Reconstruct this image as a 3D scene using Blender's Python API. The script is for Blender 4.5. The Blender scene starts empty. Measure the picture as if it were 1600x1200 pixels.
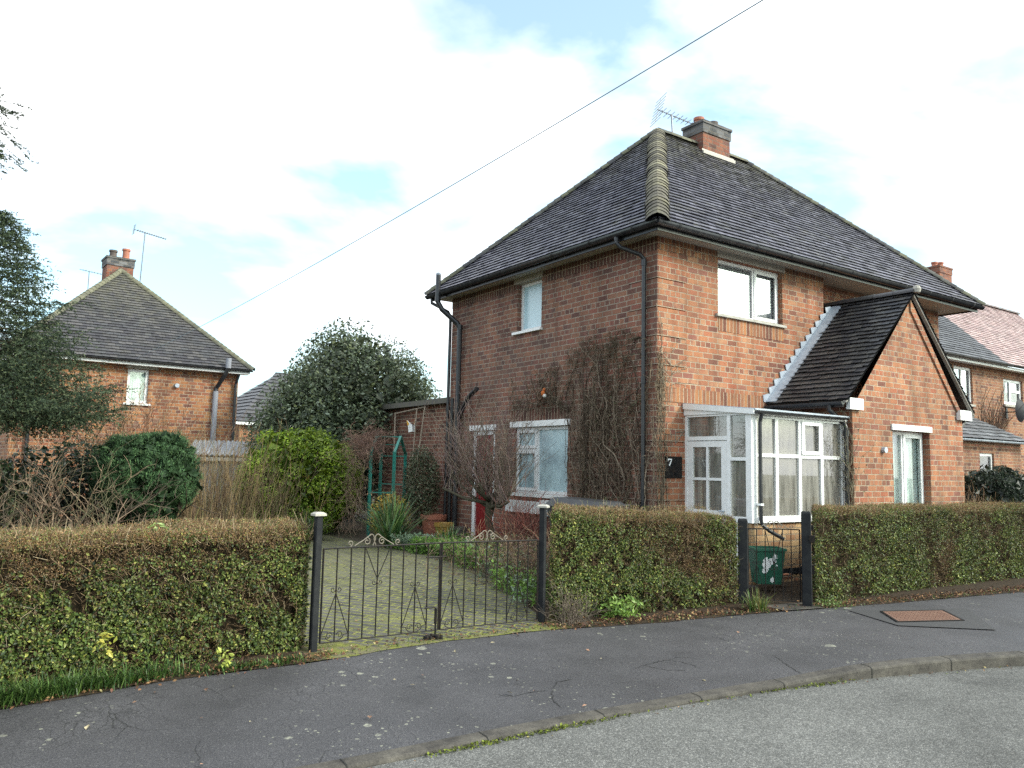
import bpy, math, random
import numpy as np
from mathutils import Vector, Matrix, noise as mnoise

random.seed(7)
RNG = np.random.default_rng(11)
scene = bpy.context.scene
COL = scene.collection
R = math.radians

# ------------------------------------------------------------------ mesh builder
class MB:
    """collects vertices, faces and per-vertex colours, then links ONE mesh object"""
    def __init__(s):
        s.v = []; s.f = []; s.c = []; s.n = 0
    def add(s, verts, faces, col=(1, 1, 1)):
        verts = np.asarray(verts, dtype=np.float64).reshape(-1, 3)
        k = len(verts)
        c = np.asarray(col, dtype=np.float64)
        if c.ndim == 1:
            c = np.tile(c, (k, 1))
        s.v.append(verts); s.c.append(c)
        if isinstance(faces, np.ndarray):
            s.f.append(faces + s.n)
        else:
            by = {}
            for f in faces:
                by.setdefault(len(f), []).append(f)
            for m, fs in by.items():
                s.f.append(np.array(fs, dtype=np.int64) + s.n)
        s.n += k
    def hexa(s, p, col=(1, 1, 1)):
        s.add(p, [(0, 3, 2, 1), (4, 5, 6, 7), (0, 1, 5, 4), (1, 2, 6, 5), (2, 3, 7, 6), (3, 0, 4, 7)], col)
    def box(s, x0, x1, y0, y1, z0, z1, col=(1, 1, 1)):
        s.hexa([(x0, y0, z0), (x1, y0, z0), (x1, y1, z0), (x0, y1, z0), (x0, y0, z1), (x1, y0, z1), (x1, y1, z1), (x0, y1, z1)], col)
    def fbox(s, fr, u0, u1, v0, v1, n0, n1, col=(1, 1, 1)):
        O, U, V, N = fr
        p = [O + U * a + V * b + N * c for (a, b, c) in
             ((u0, v0, n0), (u1, v0, n0), (u1, v1, n0), (u0, v1, n0), (u0, v0, n1), (u1, v0, n1), (u1, v1, n1), (u0, v1, n1))]
        s.hexa(p, col)
    def quad(s, a, b, c, d, col=(1, 1, 1)):
        s.add([a, b, c, d], [(0, 1, 2, 3)], col)
    def tube(s, pts, r, n=8, col=(1, 1, 1), cap=True):
        pts = [np.array(p, float) for p in pts]
        if not hasattr(r, '__len__'):
            r = [r] * len(pts)
        rings = []; prev = None
        for i, p in enumerate(pts):
            t = (pts[min(i + 1, len(pts) - 1)] - pts[max(i - 1, 0)])
            t = t / (np.linalg.norm(t) + 1e-9)
            a = np.array([0, 0, 1.0]) if abs(t[2]) < .9 else np.array([1.0, 0, 0])
            if prev is not None:
                a = prev
            e = a - t * (a @ t); e /= np.linalg.norm(e) + 1e-9
            prev = e
            b = np.cross(t, e)
            th = np.arange(n) / n * 2 * np.pi + np.pi / n
            rings.append(p + r[i] * (np.cos(th)[:, None] * e + np.sin(th)[:, None] * b))
        V = np.concatenate(rings); F = []
        for i in range(len(pts) - 1):
            for k in range(n):
                a = i * n + k; b = i * n + (k + 1) % n
                F.append((a, b, b + n, a + n))
        if cap:
            F.append(tuple(range(n - 1, -1, -1))); F.append(tuple(range((len(pts) - 1) * n, len(pts) * n)))
        s.add(V, F, col)
    def lathe(s, prof, cx, cy, z0, n=20, col=(1, 1, 1), axis=None):
        V = []; F = []
        for (r, z) in prof:
            for k in range(n):
                a = 2 * math.pi * k / n
                V.append((cx + r * math.cos(a), cy + r * math.sin(a), z0 + z))
        for i in range(len(prof) - 1):
            for k in range(n):
                a = i * n + k; b = i * n + (k + 1) % n
                F.append((a, b, b + n, a + n))
        s.add(V, F, col)
    def poly_prism(s, pts, off, col=(1, 1, 1)):
        n = len(pts); off = np.array(off, float)
        P = [np.array(p, float) for p in pts]; V = P + [p + off for p in P]
        F = [tuple(range(n)), tuple(range(2 * n - 1, n - 1, -1))]
        for i in range(n):
            j = (i + 1) % n
            F.append((i, i + n, j + n, j))
        s.add(V, F, col)
    def build(s, name, mat, parent=None, smooth=False, loc=None):
        V = np.concatenate(s.v); C = np.concatenate(s.c)
        me = bpy.data.meshes.new(name)
        me.vertices.add(len(V)); me.vertices.foreach_set('co', V.ravel().astype(np.float32))
        nl = sum(f.size for f in s.f); nf = sum(len(f) for f in s.f)
        me.loops.add(nl); me.polygons.add(nf)
        me.loops.foreach_set('vertex_index', np.concatenate([f.ravel() for f in s.f]).astype(np.int32))
        tot = np.concatenate([np.full(len(f), f.shape[1]) for f in s.f])
        st = np.concatenate([[0], np.cumsum(tot)[:-1]]).astype(np.int32)
        me.polygons.foreach_set('loop_start', st)
        me.polygons.foreach_set('use_smooth', np.full(nf, bool(smooth)))
        ca = me.color_attributes.new('Col', 'FLOAT_COLOR', 'POINT')
        ca.data.foreach_set('color', np.concatenate([C, np.ones((len(C), 1))], 1).ravel().astype(np.float32))
        me.update(calc_edges=True); me.validate()
        me.materials.append(mat)
        o = bpy.data.objects.new(name, me); COL.objects.link(o)
        if parent is not None:
            o.parent = parent
        if loc is not None:
            o.location = loc
        return o

def vec(*a): return np.array(a, float)

def tag(o, label=None, cat=None, group=None, kind=None):
    if label: o['label'] = label
    if cat: o['category'] = cat
    if group: o['group'] = group
    if kind: o['kind'] = kind
    return o
def empty(name, loc=(0, 0, 0), rz=0, **kw):
    o = bpy.data.objects.new(name, None); COL.objects.link(o)
    o.location = loc; o.rotation_euler = (0, 0, rz); o.empty_display_size = .2
    tag(o, **kw); return o

# ------------------------------------------------------------------ materials
class NT:
    def __init__(s, name):
        s.m = bpy.data.materials.new(name); s.m.use_nodes = True
        s.t = s.m.node_tree; s.t.nodes.clear()
        s.out = s.t.nodes.new('ShaderNodeOutputMaterial')
    def n(s, typ, **kw):
        nd = s.t.nodes.new('ShaderNode' + typ)
        for k, v in kw.items():
            if k.startswith('i_'):
                key = k[2:]
                key = int(key) if key.isdigit() else key.replace('_', ' ')
                if isinstance(v, bpy.types.NodeSocket): s.t.links.new(v, nd.inputs[key])
                else: nd.inputs[key].default_value = v
            else: setattr(nd, k, v)
        return nd
    def l(s, a, b): s.t.links.new(a, b)
    def math(s, op, a, b=None, c=None, clamp=False):
        nd = s.n('Math', operation=op, use_clamp=clamp)
        for i, v in enumerate((a, b, c)):
            if v is None: continue
            if isinstance(v, bpy.types.NodeSocket): s.l(v, nd.inputs[i])
            else: nd.inputs[i].default_value = v
        return nd.outputs[0]
    def mix(s, f, a, b, mode='MIX'):
        nd = s.n('Mix', data_type='RGBA', blend_type=mode)
        for i, v in ((0, f), (6, a), (7, b)):
            if isinstance(v, bpy.types.NodeSocket): s.l(v, nd.inputs[i])
            else: nd.inputs[i].default_value = (*v, 1) if hasattr(v, '__len__') and len(v) == 3 else v
        return nd.outputs[2]
    def ramp(s, f, stops, interp='LINEAR'):
        nd = s.n('ValToRGB'); cr = nd.color_ramp; cr.interpolation = interp
        while len(cr.elements) < len(stops): cr.elements.new(.5)
        for e, (p, c) in zip(cr.elements, stops):
            e.position = p; e.color = (*c, 1) if hasattr(c, '__len__') else (c, c, c, 1)
        s.l(f, nd.inputs[0]); return nd.outputs[0]
    def noise(s, vecs, scale, detail=3, rough=.55, dist=0):
        nd = s.n('TexNoise'); nd.inputs['Scale'].default_value = scale; nd.inputs['Detail'].default_value = detail
        nd.inputs['Roughness'].default_value = rough; nd.inputs['Distortion'].default_value = dist
        if vecs is not None: s.l(vecs, nd.inputs['Vector'])
        return nd.outputs[0]
    def coord(s, out='Object'):
        return s.n('TexCoord').outputs[out]
    def done(s, color, rough=.7, bump=None, bstr=.3, bdist=.01, metallic=0, spec=.5, alpha=None, extra=None):
        p = s.n('BsdfPrincipled')
        for k, v in (('Base Color', color), ('Roughness', rough), ('Metallic', metallic), ('Specular IOR Level', spec)):
            if isinstance(v, bpy.types.NodeSocket): s.l(v, p.inputs[k])
            else: p.inputs[k].default_value = (*v, 1) if hasattr(v, '__len__') and len(v) == 3 else v
        if bump is not None:
            b = s.n('Bump'); b.inputs['Strength'].default_value = bstr; b.inputs['Distance'].default_value = bdist
            s.l(bump, b.inputs['Height']); s.l(b.outputs[0], p.inputs['Normal'])
        s.l(p.outputs[0], s.out.inputs[0]); return s.m

def lerp3(a, b, t): return tuple(a[i] + (b[i] - a[i]) * t for i in range(3))

def mat_brick(name, ramp, mortar=(.46, .385, .285), bw=.235, rh=.09, ms=.0082, header=True, soldier=False, stain=(.06, .05, .04), stain_amt=.35, lime=.0, rough=.85):
    s = NT(name)
    tc = s.n('TexCoord'); ob = tc.outputs['Object']; nm = tc.outputs['Normal']
    sx = s.n('SeparateXYZ', i_0=ob); sn = s.n('SeparateXYZ', i_0=nm)
    ax = s.math('ABSOLUTE', sn.outputs[0]); isx = s.math('GREATER_THAN', ax, .6)
    u = s.n('Mix', data_type='FLOAT', i_0=isx, i_2=sx.outputs[0], i_3=sx.outputs[1]).outputs[0]
    # small wobble so the courses are not ruler straight
    wob = s.noise(ob, 1.3, 2); wv = s.math('MULTIPLY', s.math('SUBTRACT', wob, .5), .012)
    v = s.math('ADD', sx.outputs[2], wv)
    wob2 = s.noise(ob, 9, 2); u = s.math('ADD', u, s.math('MULTIPLY', s.math('SUBTRACT', wob2, .5), .012))
    v = s.math('ADD', v, 20.0 + .0); u = s.math('ADD', u, 20.0)
    cv = s.n('CombineXYZ')
    if soldier: s.l(v, cv.inputs[0]); s.l(u, cv.inputs[1])
    else: s.l(u, cv.inputs[0]); s.l(v, cv.inputs[1])
    b = s.n('TexBrick'); s.l(cv.outputs[0], b.inputs['Vector'])
    b.offset = .5 if not soldier else 0.0
    b.inputs['Scale'].default_value = 1; b.inputs['Brick Width'].default_value = bw; b.inputs['Row Height'].default_value = rh
    b.inputs['Mortar Size'].default_value = ms; b.inputs['Mortar Smooth'].default_value = .3; b.inputs['Bias'].default_value = 0
    b.inputs['Color1'].default_value = (0, 0, 0, 1); b.inputs['Color2'].default_value = (1, 1, 1, 1); b.inputs['Mortar'].default_value = (.5, .5, .5, 1)
    if header and not soldier:
        b.squash = .5; b.squash_frequency = 4
    if soldier: b.inputs['Brick Width'].default_value = bw * 20
    n1 = s.noise(ob, .9, 5, .65); n2 = s.noise(ob, 60, 3, .7); n3 = s.noise(ob, .35, 3)
    f = s.math('ADD', b.outputs['Color'], s.math('MULTIPLY', s.math('SUBTRACT', n1, .5), 1.1))
    base = s.ramp(f, ramp)
    grain = s.ramp(n2, [(.25, .66), (.7, 1.15)])
    base = s.mix(1.0, base, grain, 'MULTIPLY')
    mcol = s.mix(s.ramp(s.noise(ob, 7, 3), [(.35, 0.0), (.7, 1.0)]), mortar, lerp3(mortar, (.2, .15, .11), .6))
    c = s.mix(b.outputs['Fac'], base, mcol)
    st = s.ramp(s.noise(ob, .8, 5, .65, .4), [(.42, 0.0), (.72, 1.0)])
    c = s.mix(s.math('MULTIPLY', st, stain_amt), c, stain)
    mp = s.n('Mapping'); mp.inputs['Scale'].default_value = (2.6, 2.6, .3); s.l(ob, mp.inputs[0])
    c = s.mix(1.0, c, s.ramp(s.noise(mp.outputs[0], 1.6, 4, .6), [(.32, .72), (.5, 1.0), (.7, 1.1)]), 'MULTIPLY')
    if lime:
        lm = s.ramp(s.noise(ob, 2.3, 5, .7), [(.58, 0.0), (.75, 1.0)])
        c = s.mix(s.math('MULTIPLY', lm, lime), c, (.55, .5, .42))
    h = s.math('ADD', s.math('MULTIPLY', s.math('SUBTRACT', 1.0, b.outputs['Fac']), .8), s.math('MULTIPLY', n2, .25))
    h = s.math('ADD', h, s.math('MULTIPLY', b.outputs['Color'], .12))
    return s.done(c, rough, h, .7, .012, spec=.25)

def mat_plain(name, c, rough=.5, dirt_tone=None, dscale=6, damt=.5, bump=None, bstr=.2, metallic=0, spec=.5):
    s = NT(name); ob = s.coord(); col = c
    f = s.noise(ob, dscale, 5, .65)
    if dirt_tone is not None:
        col = s.mix(s.math('MULTIPLY', s.ramp(f, [(.42, 0.0), (.72, 1.0)]), damt), c, dirt_tone)
    else:
        col = s.mix(f, tuple(x * .85 for x in c), tuple(min(1, x * 1.12) for x in c))
    rr = s.math('ADD', s.math('MULTIPLY', f, .2), rough - .1)
    return s.done(col, rr, s.noise(ob, bump or 40, 4), bstr, .004, metallic, spec)

def mat_vcol(name, rough=.6, nscale=30, namt=.35, spec=.4, translucent=0, bump=0):
    s = NT(name)
    a = s.n('VertexColor'); a.layer_name = 'Col'
    f = s.noise(s.coord(), nscale, 3)
    c = s.mix(1.0, a.outputs[0], s.ramp(f, [(.3, 1 - namt), (.7, 1 + namt * .6)]), 'MULTIPLY')
    if translucent:
        p = s.n('BsdfPrincipled'); s.l(c, p.inputs['Base Color']); p.inputs['Roughness'].default_value = rough; p.inputs['Specular IOR Level'].default_value = spec
        t = s.n('BsdfTranslucent'); s.l(c, t.inputs[0])
        m = s.n('MixShader'); m.inputs[0].default_value = translucent
        s.l(p.outputs[0], m.inputs[1]); s.l(t.outputs[0], m.inputs[2]); s.l(m.outputs[0], s.out.inputs[0]); return s.m
    return s.done(c, rough, s.noise(s.coord(), 120, 3) if bump else None, bump or .2, .004, spec=spec)

def mat_tile(name, moss=(.2, .19, .09), mossamt=.5, rough=.5, mossz=None, spec=.5):
    s = NT(name)
    a = s.n('VertexColor'); a.layer_name = 'Col'
    ob = s.coord()
    f = s.noise(ob, 45, 4, .7)
    c = s.mix(1.0, a.outputs[0], s.ramp(f, [(.3, .6), (.7, 1.35)]), 'MULTIPLY')
    m = s.math('MULTIPLY', s.ramp(s.noise(ob, 3.0, 6, .75), [(.5, 0.0), (.68, 1.0)]), mossamt)
    m = s.math('MULTIPLY', m, s.ramp(s.noise(ob, 34, 3, .7), [(.4, 0.0), (.6, 1.0)]))
    if mossz:
        z = s.n('SeparateXYZ', i_0=ob).outputs[2]
        m = s.math('ADD', m, s.math('MULTIPLY', s.math('MULTIPLY', s.math('MULTIPLY_ADD', z, 1 / (mossz[1] - mossz[0]), -mossz[0] / (mossz[1] - mossz[0]), clamp=True), mossz[2]), s.ramp(s.noise(ob, 6, 4), [(.35, .2), (.65, 1.0)])), clamp=True)
    c = s.mix(m, c, moss)
    r = s.math('ADD', s.math('MULTIPLY', f, .25), rough - .1)
    return s.done(c, r, f, .4, .006, spec=spec)

def mat_glass(name, tint=(.94, .96, .96), refl=.16, dirt_tone=0, dirtcol=(.4, .38, .34)):
    s = NT(name)
    tr = s.n('BsdfTransparent'); tr.inputs[0].default_value = (*tint, 1)
    gl = s.n('BsdfGlossy'); gl.inputs['Roughness'].default_value = .02; gl.inputs['Color'].default_value = (.95, .97, 1, 1)
    w = s.noise(s.coord(), 1.2, 1); b = s.n('Bump'); b.inputs['Strength'].default_value = .04; b.inputs['Distance'].default_value = .01
    s.l(w, b.inputs['Height']); s.l(b.outputs[0], gl.inputs['Normal'])
    fr = s.n('LayerWeight'); fr.inputs[0].default_value = .5
    fac = s.math('MULTIPLY_ADD', s.math('POWER', fr.outputs['Facing'], 4.0), .9, refl * .5, clamp=True)
    m = s.n('MixShader'); s.l(fac, m.inputs[0]); s.l(tr.outputs[0], m.inputs[1]); s.l(gl.outputs[0], m.inputs[2])
    o = m.outputs[0]
    if dirt_tone:
        df = s.n('BsdfDiffuse'); df.inputs[0].default_value = (*dirtcol, 1)
        mp = s.n('Mapping'); mp.inputs['Scale'].default_value = (9, 9, 1.2); s.l(s.coord(), mp.inputs[0])
        f = s.math('MULTIPLY', s.ramp(s.noise(mp.outputs[0], 1.5, 5, .6), [(.32, .25), (.68, 1.0)]), dirt_tone)
        m2 = s.n('MixShader'); s.l(f, m2.inputs[0]); s.l(o, m2.inputs[1]); s.l(df.outputs[0], m2.inputs[2]); o = m2.outputs[0]
    s.l(o, s.out.inputs[0]); return s.m

M = {}
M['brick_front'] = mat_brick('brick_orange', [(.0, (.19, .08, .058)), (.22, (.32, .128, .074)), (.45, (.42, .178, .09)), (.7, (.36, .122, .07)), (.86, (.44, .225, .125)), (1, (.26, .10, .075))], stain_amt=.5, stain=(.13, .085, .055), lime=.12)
M['brick_side'] = mat_brick('brick_brown', [(.0, (.14, .068, .056)), (.3, (.24, .112, .08)), (.6, (.30, .145, .093)), (.85, (.26, .102, .075)), (1, (.17, .09, .075))], mortar=(.42, .36, .29), stain_amt=.45, stain=(.095, .085, .07))  # side wall brick, darker and browner than the front
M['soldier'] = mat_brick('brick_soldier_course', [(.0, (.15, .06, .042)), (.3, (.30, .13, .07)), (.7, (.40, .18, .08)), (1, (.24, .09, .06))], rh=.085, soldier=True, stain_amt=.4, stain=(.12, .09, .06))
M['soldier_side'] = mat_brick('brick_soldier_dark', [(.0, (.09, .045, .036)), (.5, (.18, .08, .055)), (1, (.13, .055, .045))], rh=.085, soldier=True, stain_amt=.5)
M['brick_left'] = mat_brick('brick_left_house', [(.0, (.17, .075, .055)), (.3, (.34, .15, .075)), (.6, (.42, .2, .09)), (.85, (.33, .12, .065)), (1, (.22, .12, .09))], stain_amt=.15, stain=(.2, .12, .07), lime=.15)
M['brick_nb'] = mat_brick('brick_neighbour', [(.0, (.15, .07, .055)), (.3, (.28, .13, .075)), (.6, (.36, .17, .09)), (1, (.25, .1, .07))], stain_amt=.3, stain=(.14, .09, .07))
M['brick_dark'] = mat_brick('brick_outbuilding', [(.0, (.09, .045, .036)), (.3, (.2, .08, .055)), (.7, (.24, .1, .065)), (1, (.15, .065, .05))], stain_amt=.4)
M['brick_chimney'] = mat_brick('brick_chimney', [(.0, (.12, .06, .05)), (.3, (.26, .09, .06)), (.7, (.31, .12, .07)), (1, (.16, .08, .07))], mortar=(.2, .17, .14), stain_amt=.4)
M['brick_blue'] = mat_brick('brick_blue_cap', [(.0, (.06, .065, .075)), (.5, (.12, .12, .13)), (1, (.2, .2, .21))], mortar=(.16, .15, .14), stain_amt=.4, stain=(.16, .15, .1))
M['brick_plinth'] = mat_brick('brick_porch_plinth', [(.0, (.35, .19, .1)), (.4, (.5, .32, .17)), (.8, (.56, .38, .2)), (1, (.4, .18, .1))], mortar=(.32, .26, .18), stain_amt=.25, stain=(.2, .15, .08))
M['tile'] = mat_tile('roof_tile_grey', mossamt=.45, rough=.42, mossz=(5.6, 7.4, .5), spec=.6)
M['tile_ext'] = mat_tile('roof_tile_dark', mossamt=.3, moss=(.25, .24, .2), rough=.4)
M['tile_left'] = mat_tile('roof_tile_left', mossamt=.25, rough=.5, mossz=(3.6, 5.6, .55), moss=(.16, .15, .085))
M['tile_nb'] = mat_tile('roof_tile_neighbour', mossamt=.15, rough=.5)
M['bonnet'] = mat_tile('bonnet_tile_lichen', mossamt=.7, moss=(.27, .26, .15), rough=.8, spec=.2)
M['black'] = mat_plain('black_plastic', (.018, .019, .023), .32, dirt_tone=(.08, .08, .075), damt=.35, bstr=.08)
M['black_iron'] = mat_plain('black_iron', (.009, .009, .010), .55, spec=.2, dirt_tone=(.06, .035, .02), dscale=20, damt=.4)
M['black_paint'] = mat_plain('black_painted_wood', (.009, .010, .013), .6, spec=.25, dirt_tone=(.035, .037, .035), damt=.6, bump=25, bstr=.35)
M['scroll_paint'] = mat_plain('flaking_cream_paint', (.2, .175, .135), .6, dirt_tone=(.09, .065, .045), dscale=30)
M['white'] = mat_plain('white_upvc', (.82, .83, .83), .35, dirt_tone=(.5, .5, .47), damt=.35, dscale=3, bstr=.03)
M['white_old'] = mat_plain('white_old_paint', (.88, .89, .88), .5, dirt_tone=(.5, .48, .43), dscale=11, damt=.3, bstr=.25)
M['soffit'] = mat_plain('cream_soffit', (.43, .40, .345), .6, dirt_tone=(.3, .28, .24), damt=.5, bstr=.1)
M['lead'] = mat_plain('lead_flashing', (.34, .385, .45), .55, dirt_tone=(.52, .58, .64), dscale=7, damt=.8, metallic=.15)
M['sill'] = mat_plain('stone_sill', (.42, .4, .36), .7, dirt_tone=(.2, .19, .16), damt=.7)
M['curtain'] = None
M['concrete'] = mat_plain('concrete', (.34, .32, .28), .8, dirt_tone=(.15, .15, .1), damt=.6, bump=60)
M['terracotta'] = mat_plain('terracotta', (.42, .15, .09), .75, dirt_tone=(.2, .12, .1), damt=.6)
M['darkpot'] = mat_plain('dark_clay', (.1, .075, .065), .75, dirt_tone=(.04, .04, .04), damt=.5)
M['aerial'] = mat_plain('aerial_metal', (.2, .21, .24), .4, metallic=.7)
M['reddoor'] = mat_plain('red_door_paint', (.24, .018, .02), .4, dirt_tone=(.12, .02, .02), damt=.5)
M['glass'] = mat_glass('window_glass')
M['glass_bright'] = mat_glass('window_glass_bright', tint=(.97, .98, .98), refl=.6)
M['glass_porch'] = mat_glass('porch_glass_dirty', tint=(.8, .8, .76), refl=.3, dirt_tone=.42, dirtcol=(.46, .44, .40))
M['soil'] = mat_plain('garden_soil', (.06, .045, .03), .95, dirt_tone=(.06, .075, .025), damt=.8, dscale=2, bump=30, bstr=.9)

def mat_curtain(name, c1, c2, scale=14):
    s = NT(name); ob = s.coord(); x = s.n('SeparateXYZ', i_0=ob)
    k = s.math('ADD', s.math('MULTIPLY', x.outputs[0], scale), s.math('MULTIPLY', x.outputs[1], scale))
    w = s.math('SINE', s.math('ADD', k, s.math('MULTIPLY', s.noise(ob, 2.5, 2), 6)))
    f = s.math('MULTIPLY_ADD', w, .5, .5)
    c = s.mix(f, c1, c2); c = s.mix(1.0, c, s.ramp(s.noise(ob, 3, 3), [(.3, .8), (.7, 1.1)]), 'MULTIPLY')
    return s.done(c, .9, w, .5, .02, spec=.1)
M['curtain'] = mat_curtain('net_curtain', (.5, .62, .57), (.8, .88, .83), 26)
M['blind_white'] = mat_curtain('white_blind', (.86, .87, .87), (.93, .94, .94), 6)
M['frosted'] = mat_plain('frosted_glass', (.5, .66, .7), .22, dirt_tone=(.12, .15, .18), dscale=1.1, damt=.9, bstr=.02, spec=.8)  # second tone paints a pale-to-dark light gradient over the pane
M['frosted_blue'] = mat_plain('frosted_pale_glass', (.5, .68, .74), .25, dscale=2, bstr=.02, spec=.8)
M['dark_room'] = mat_plain('dim_interior', (.1, .1, .1), .9)

def mat_ground(kind):
    s = NT(kind); ob = s.coord()
    if kind == 'road_asphalt':
        n = s.n('TexVoronoi'); n.inputs['Scale'].default_value = 150; s.l(ob, n.inputs['Vector'])
        sep = s.n('SeparateColor'); s.l(n.outputs['Color'], sep.inputs[0])
        base = s.ramp(sep.outputs[0], [(0, (.06, .06, .057)), (.45, (.105, .105, .10)), (.8, (.15, .15, .143)), (1, (.28, .275, .26))])
        big = s.mix(1.0, s.ramp(s.noise(ob, .9, 5, .65), [(.3, .62), (.5, 1.0), (.7, 1.2)]), s.ramp(s.noise(ob, 14, 4, .7), [(.3, .85), (.7, 1.12)]), 'MULTIPLY')
        c = s.mix(1.0, base, big, 'MULTIPLY')
        h = s.math('ADD', s.math('MULTIPLY', n.outputs['Distance'], -1), s.math('MULTIPLY', s.noise(ob, 200, 3), .4))
        return s.done(c, .8, h, .6, .006, spec=.3)
    if kind == 'pavement_asphalt':
        n = s.noise(ob, 110, 4, .85)
        base = s.ramp(n, [(.34, (.020, .019, .021)), (.5, (.052, .050, .055)), (.62, (.098, .095, .098)), (.7, (.24, .235, .225))])
        big = s.ramp(s.noise(ob, 1.3, 5, .6), [(.3, .72), (.7, 1.3)])
        c = s.mix(1.0, base, big, 'MULTIPLY')
        # pale lichen rosettes with ragged rims
        wp = s.n('Mix', data_type='VECTOR', i_0=.035)
        s.l(ob, wp.inputs[4]); nn = s.n('TexNoise'); nn.inputs['Scale'].default_value = 22; s.l(ob, nn.inputs[0]); s.l(nn.outputs['Color'], wp.inputs[5])
        tot = None
        for sc, thr, lo, hi in ((4.5, .26, .53, .58), (10, .3, .52, .58), (24, .3, .48, .55)):
            v = s.n('TexVoronoi'); v.inputs['Scale'].default_value = sc; s.l(wp.outputs[1], v.inputs['Vector'])
            sp = s.n('SeparateColor'); s.l(v.outputs['Color'], sp.inputs[0])
            rad = s.math('MULTIPLY', sp.outputs[0], thr)
            d = s.math('SUBTRACT', rad, v.outputs['Distance'])
            ins = s.math('GREATER_THAN', d, 0.0)
            ring = s.ramp(s.math('DIVIDE', v.outputs['Distance'], s.math('ADD', rad, .001)), [(.3, .35), (.65, 1.0), (1, .7)])
            on = s.math('GREATER_THAN', sp.outputs[1], .62)
            f = s.math('MULTIPLY', s.math('MULTIPLY', ins, ring), on)
            patch = s.ramp(s.noise(ob, .9, 3, .5), [(lo, 0.0), (hi, 1.0)])
            f = s.math('MULTIPLY', f, patch)
            tot = f if tot is None else s.math('MAXIMUM', tot, f)
        tot = s.math('MULTIPLY', tot, s.ramp(s.noise(ob, 60, 2), [(.3, .3), (.6, 1.0)]))
        c = s.mix(s.math('MULTIPLY', tot, .85), c, (.36, .36, .28))
        # cracks
        v = s.n('TexVoronoi', feature='DISTANCE_TO_EDGE'); v.inputs['Scale'].default_value = 1.7
        wp2 = s.n('Mix', data_type='VECTOR', i_0=.16); s.l(ob, wp2.inputs[4]); n2 = s.n('TexNoise'); n2.inputs['Scale'].default_value = 4; n2.inputs['Detail'].default_value = 6; s.l(ob, n2.inputs[0]); s.l(n2.outputs['Color'], wp2.inputs[5])
        s.l(wp2.outputs[1], v.inputs['Vector'])
        cr = s.ramp(v.outputs['Distance'], [(.0, 1.0), (.008, 0.0)])
        cm = s.ramp(s.noise(ob, 1.4, 3), [(.54, 0.0), (.62, 1.0)])
        crk = s.math('MULTIPLY', cr, cm)
        v3 = s.n('TexVoronoi', feature='DISTANCE_TO_EDGE'); v3.inputs['Scale'].default_value = 9; s.l(wp2.outputs[1], v3.inputs['Vector'])
        crk2 = s.math('MULTIPLY', s.ramp(v3.outputs['Distance'], [(.0, 1.0), (.035, 0.0)]), s.ramp(s.noise(ob, 1.3, 4), [(.5, 0.0), (.62, .6)]))
        crk = s.math('MAXIMUM', crk, crk2)
        c = s.mix(s.math('MULTIPLY', crk, .8), c, (.012, .012, .012))
        h = s.math('SUBTRACT', n, s.math('MULTIPLY', crk, 1.5))
        return s.done(c, s.ramp(s.noise(ob, .8, 3), [(.3, .5), (.7, .75)]), h, .6, .005, spec=.45)
    if kind == 'block_paving':
        mp = s.n('Mapping'); mp.inputs['Rotation'].default_value = (0, 0, R(52)); s.l(ob, mp.inputs[0])
        b = s.n('TexBrick'); s.l(mp.outputs[0], b.inputs['Vector'])
        for k, v in (('Scale', 1), ('Brick Width', .21), ('Row Height', .105), ('Mortar Size', .014), ('Mortar Smooth', .4), ('Bias', 0)): b.inputs[k].default_value = v
        b.inputs['Color1'].default_value = (.055, .054, .05, 1); b.inputs['Color2'].default_value = (.12, .115, .095, 1)
        moss = s.ramp(s.noise(ob, 14, 5, .7), [(.3, (.09, .095, .03)), (.65, (.27, .275, .07))])
        c = s.mix(b.outputs['Fac'], b.outputs['Color'], moss)
        patch = s.math('MULTIPLY', s.ramp(s.noise(ob, 1.6, 6, .75), [(.52, 0.0), (.68, .8)]), s.ramp(s.noise(ob, 25, 4), [(.4, .2), (.6, .9)]))
        c = s.mix(patch, c, moss)
        c = s.mix(s.ramp(s.noise(ob, 40, 2), [(.66, 0.0), (.72, .7)]), c, (.3, .28, .2))
        return s.done(c, .75, s.math('SUBTRACT', s.noise(ob, 60, 3), b.outputs['Fac']), .6, .008, spec=.3)
    if kind == 'kerb_stone':
        f = s.noise(ob, 4, 5, .7); g = s.noise(ob, 70, 4, .8)
        c = s.mix(s.ramp(f, [(.35, 0.0), (.65, 1.0)]), (.04, .036, .033), (.11, .10, .085)); c = s.mix(1.0, c, s.ramp(g, [(.3, .6), (.7, 1.3)]), 'MULTIPLY')
        return s.done(c, .8, g, .5, .005, spec=.3)
    if kind == 'mossy_strip':
        f = s.noise(ob, 9, 6, .75)
        c = s.ramp(f, [(.3, (.06, .055, .035)), (.45, (.16, .145, .09)), (.53, (.15, .16, .045)), (.68, (.24, .25, .06))])
        c2 = s.ramp(s.noise(ob, 22, 5, .75), [(.35, (.018, .014, .01)), (.55, (.05, .035, .022)), (.7, (.10, .06, .035))])
        xx = s.n('SeparateXYZ', i_0=ob).outputs[0]
        inn = s.math('MULTIPLY', s.ramp(s.math('ADD', s.math('MULTIPLY', s.math('ADD', xx, 6.2), 4.0, clamp=True), 0.0), [(0, 0.0), (1, 1.0)]), s.math('MULTIPLY', s.math('SUBTRACT', -3.3, xx), 4.0, clamp=True))
        c = s.mix(inn, c2, c)
        return s.done(c, .9, s.noise(ob, 50, 4), .9, .015, spec=.2)
for k in ('road_asphalt', 'pavement_asphalt', 'block_paving', 'kerb_stone', 'mossy_strip'):
    M[k] = mat_ground(k)
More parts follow.
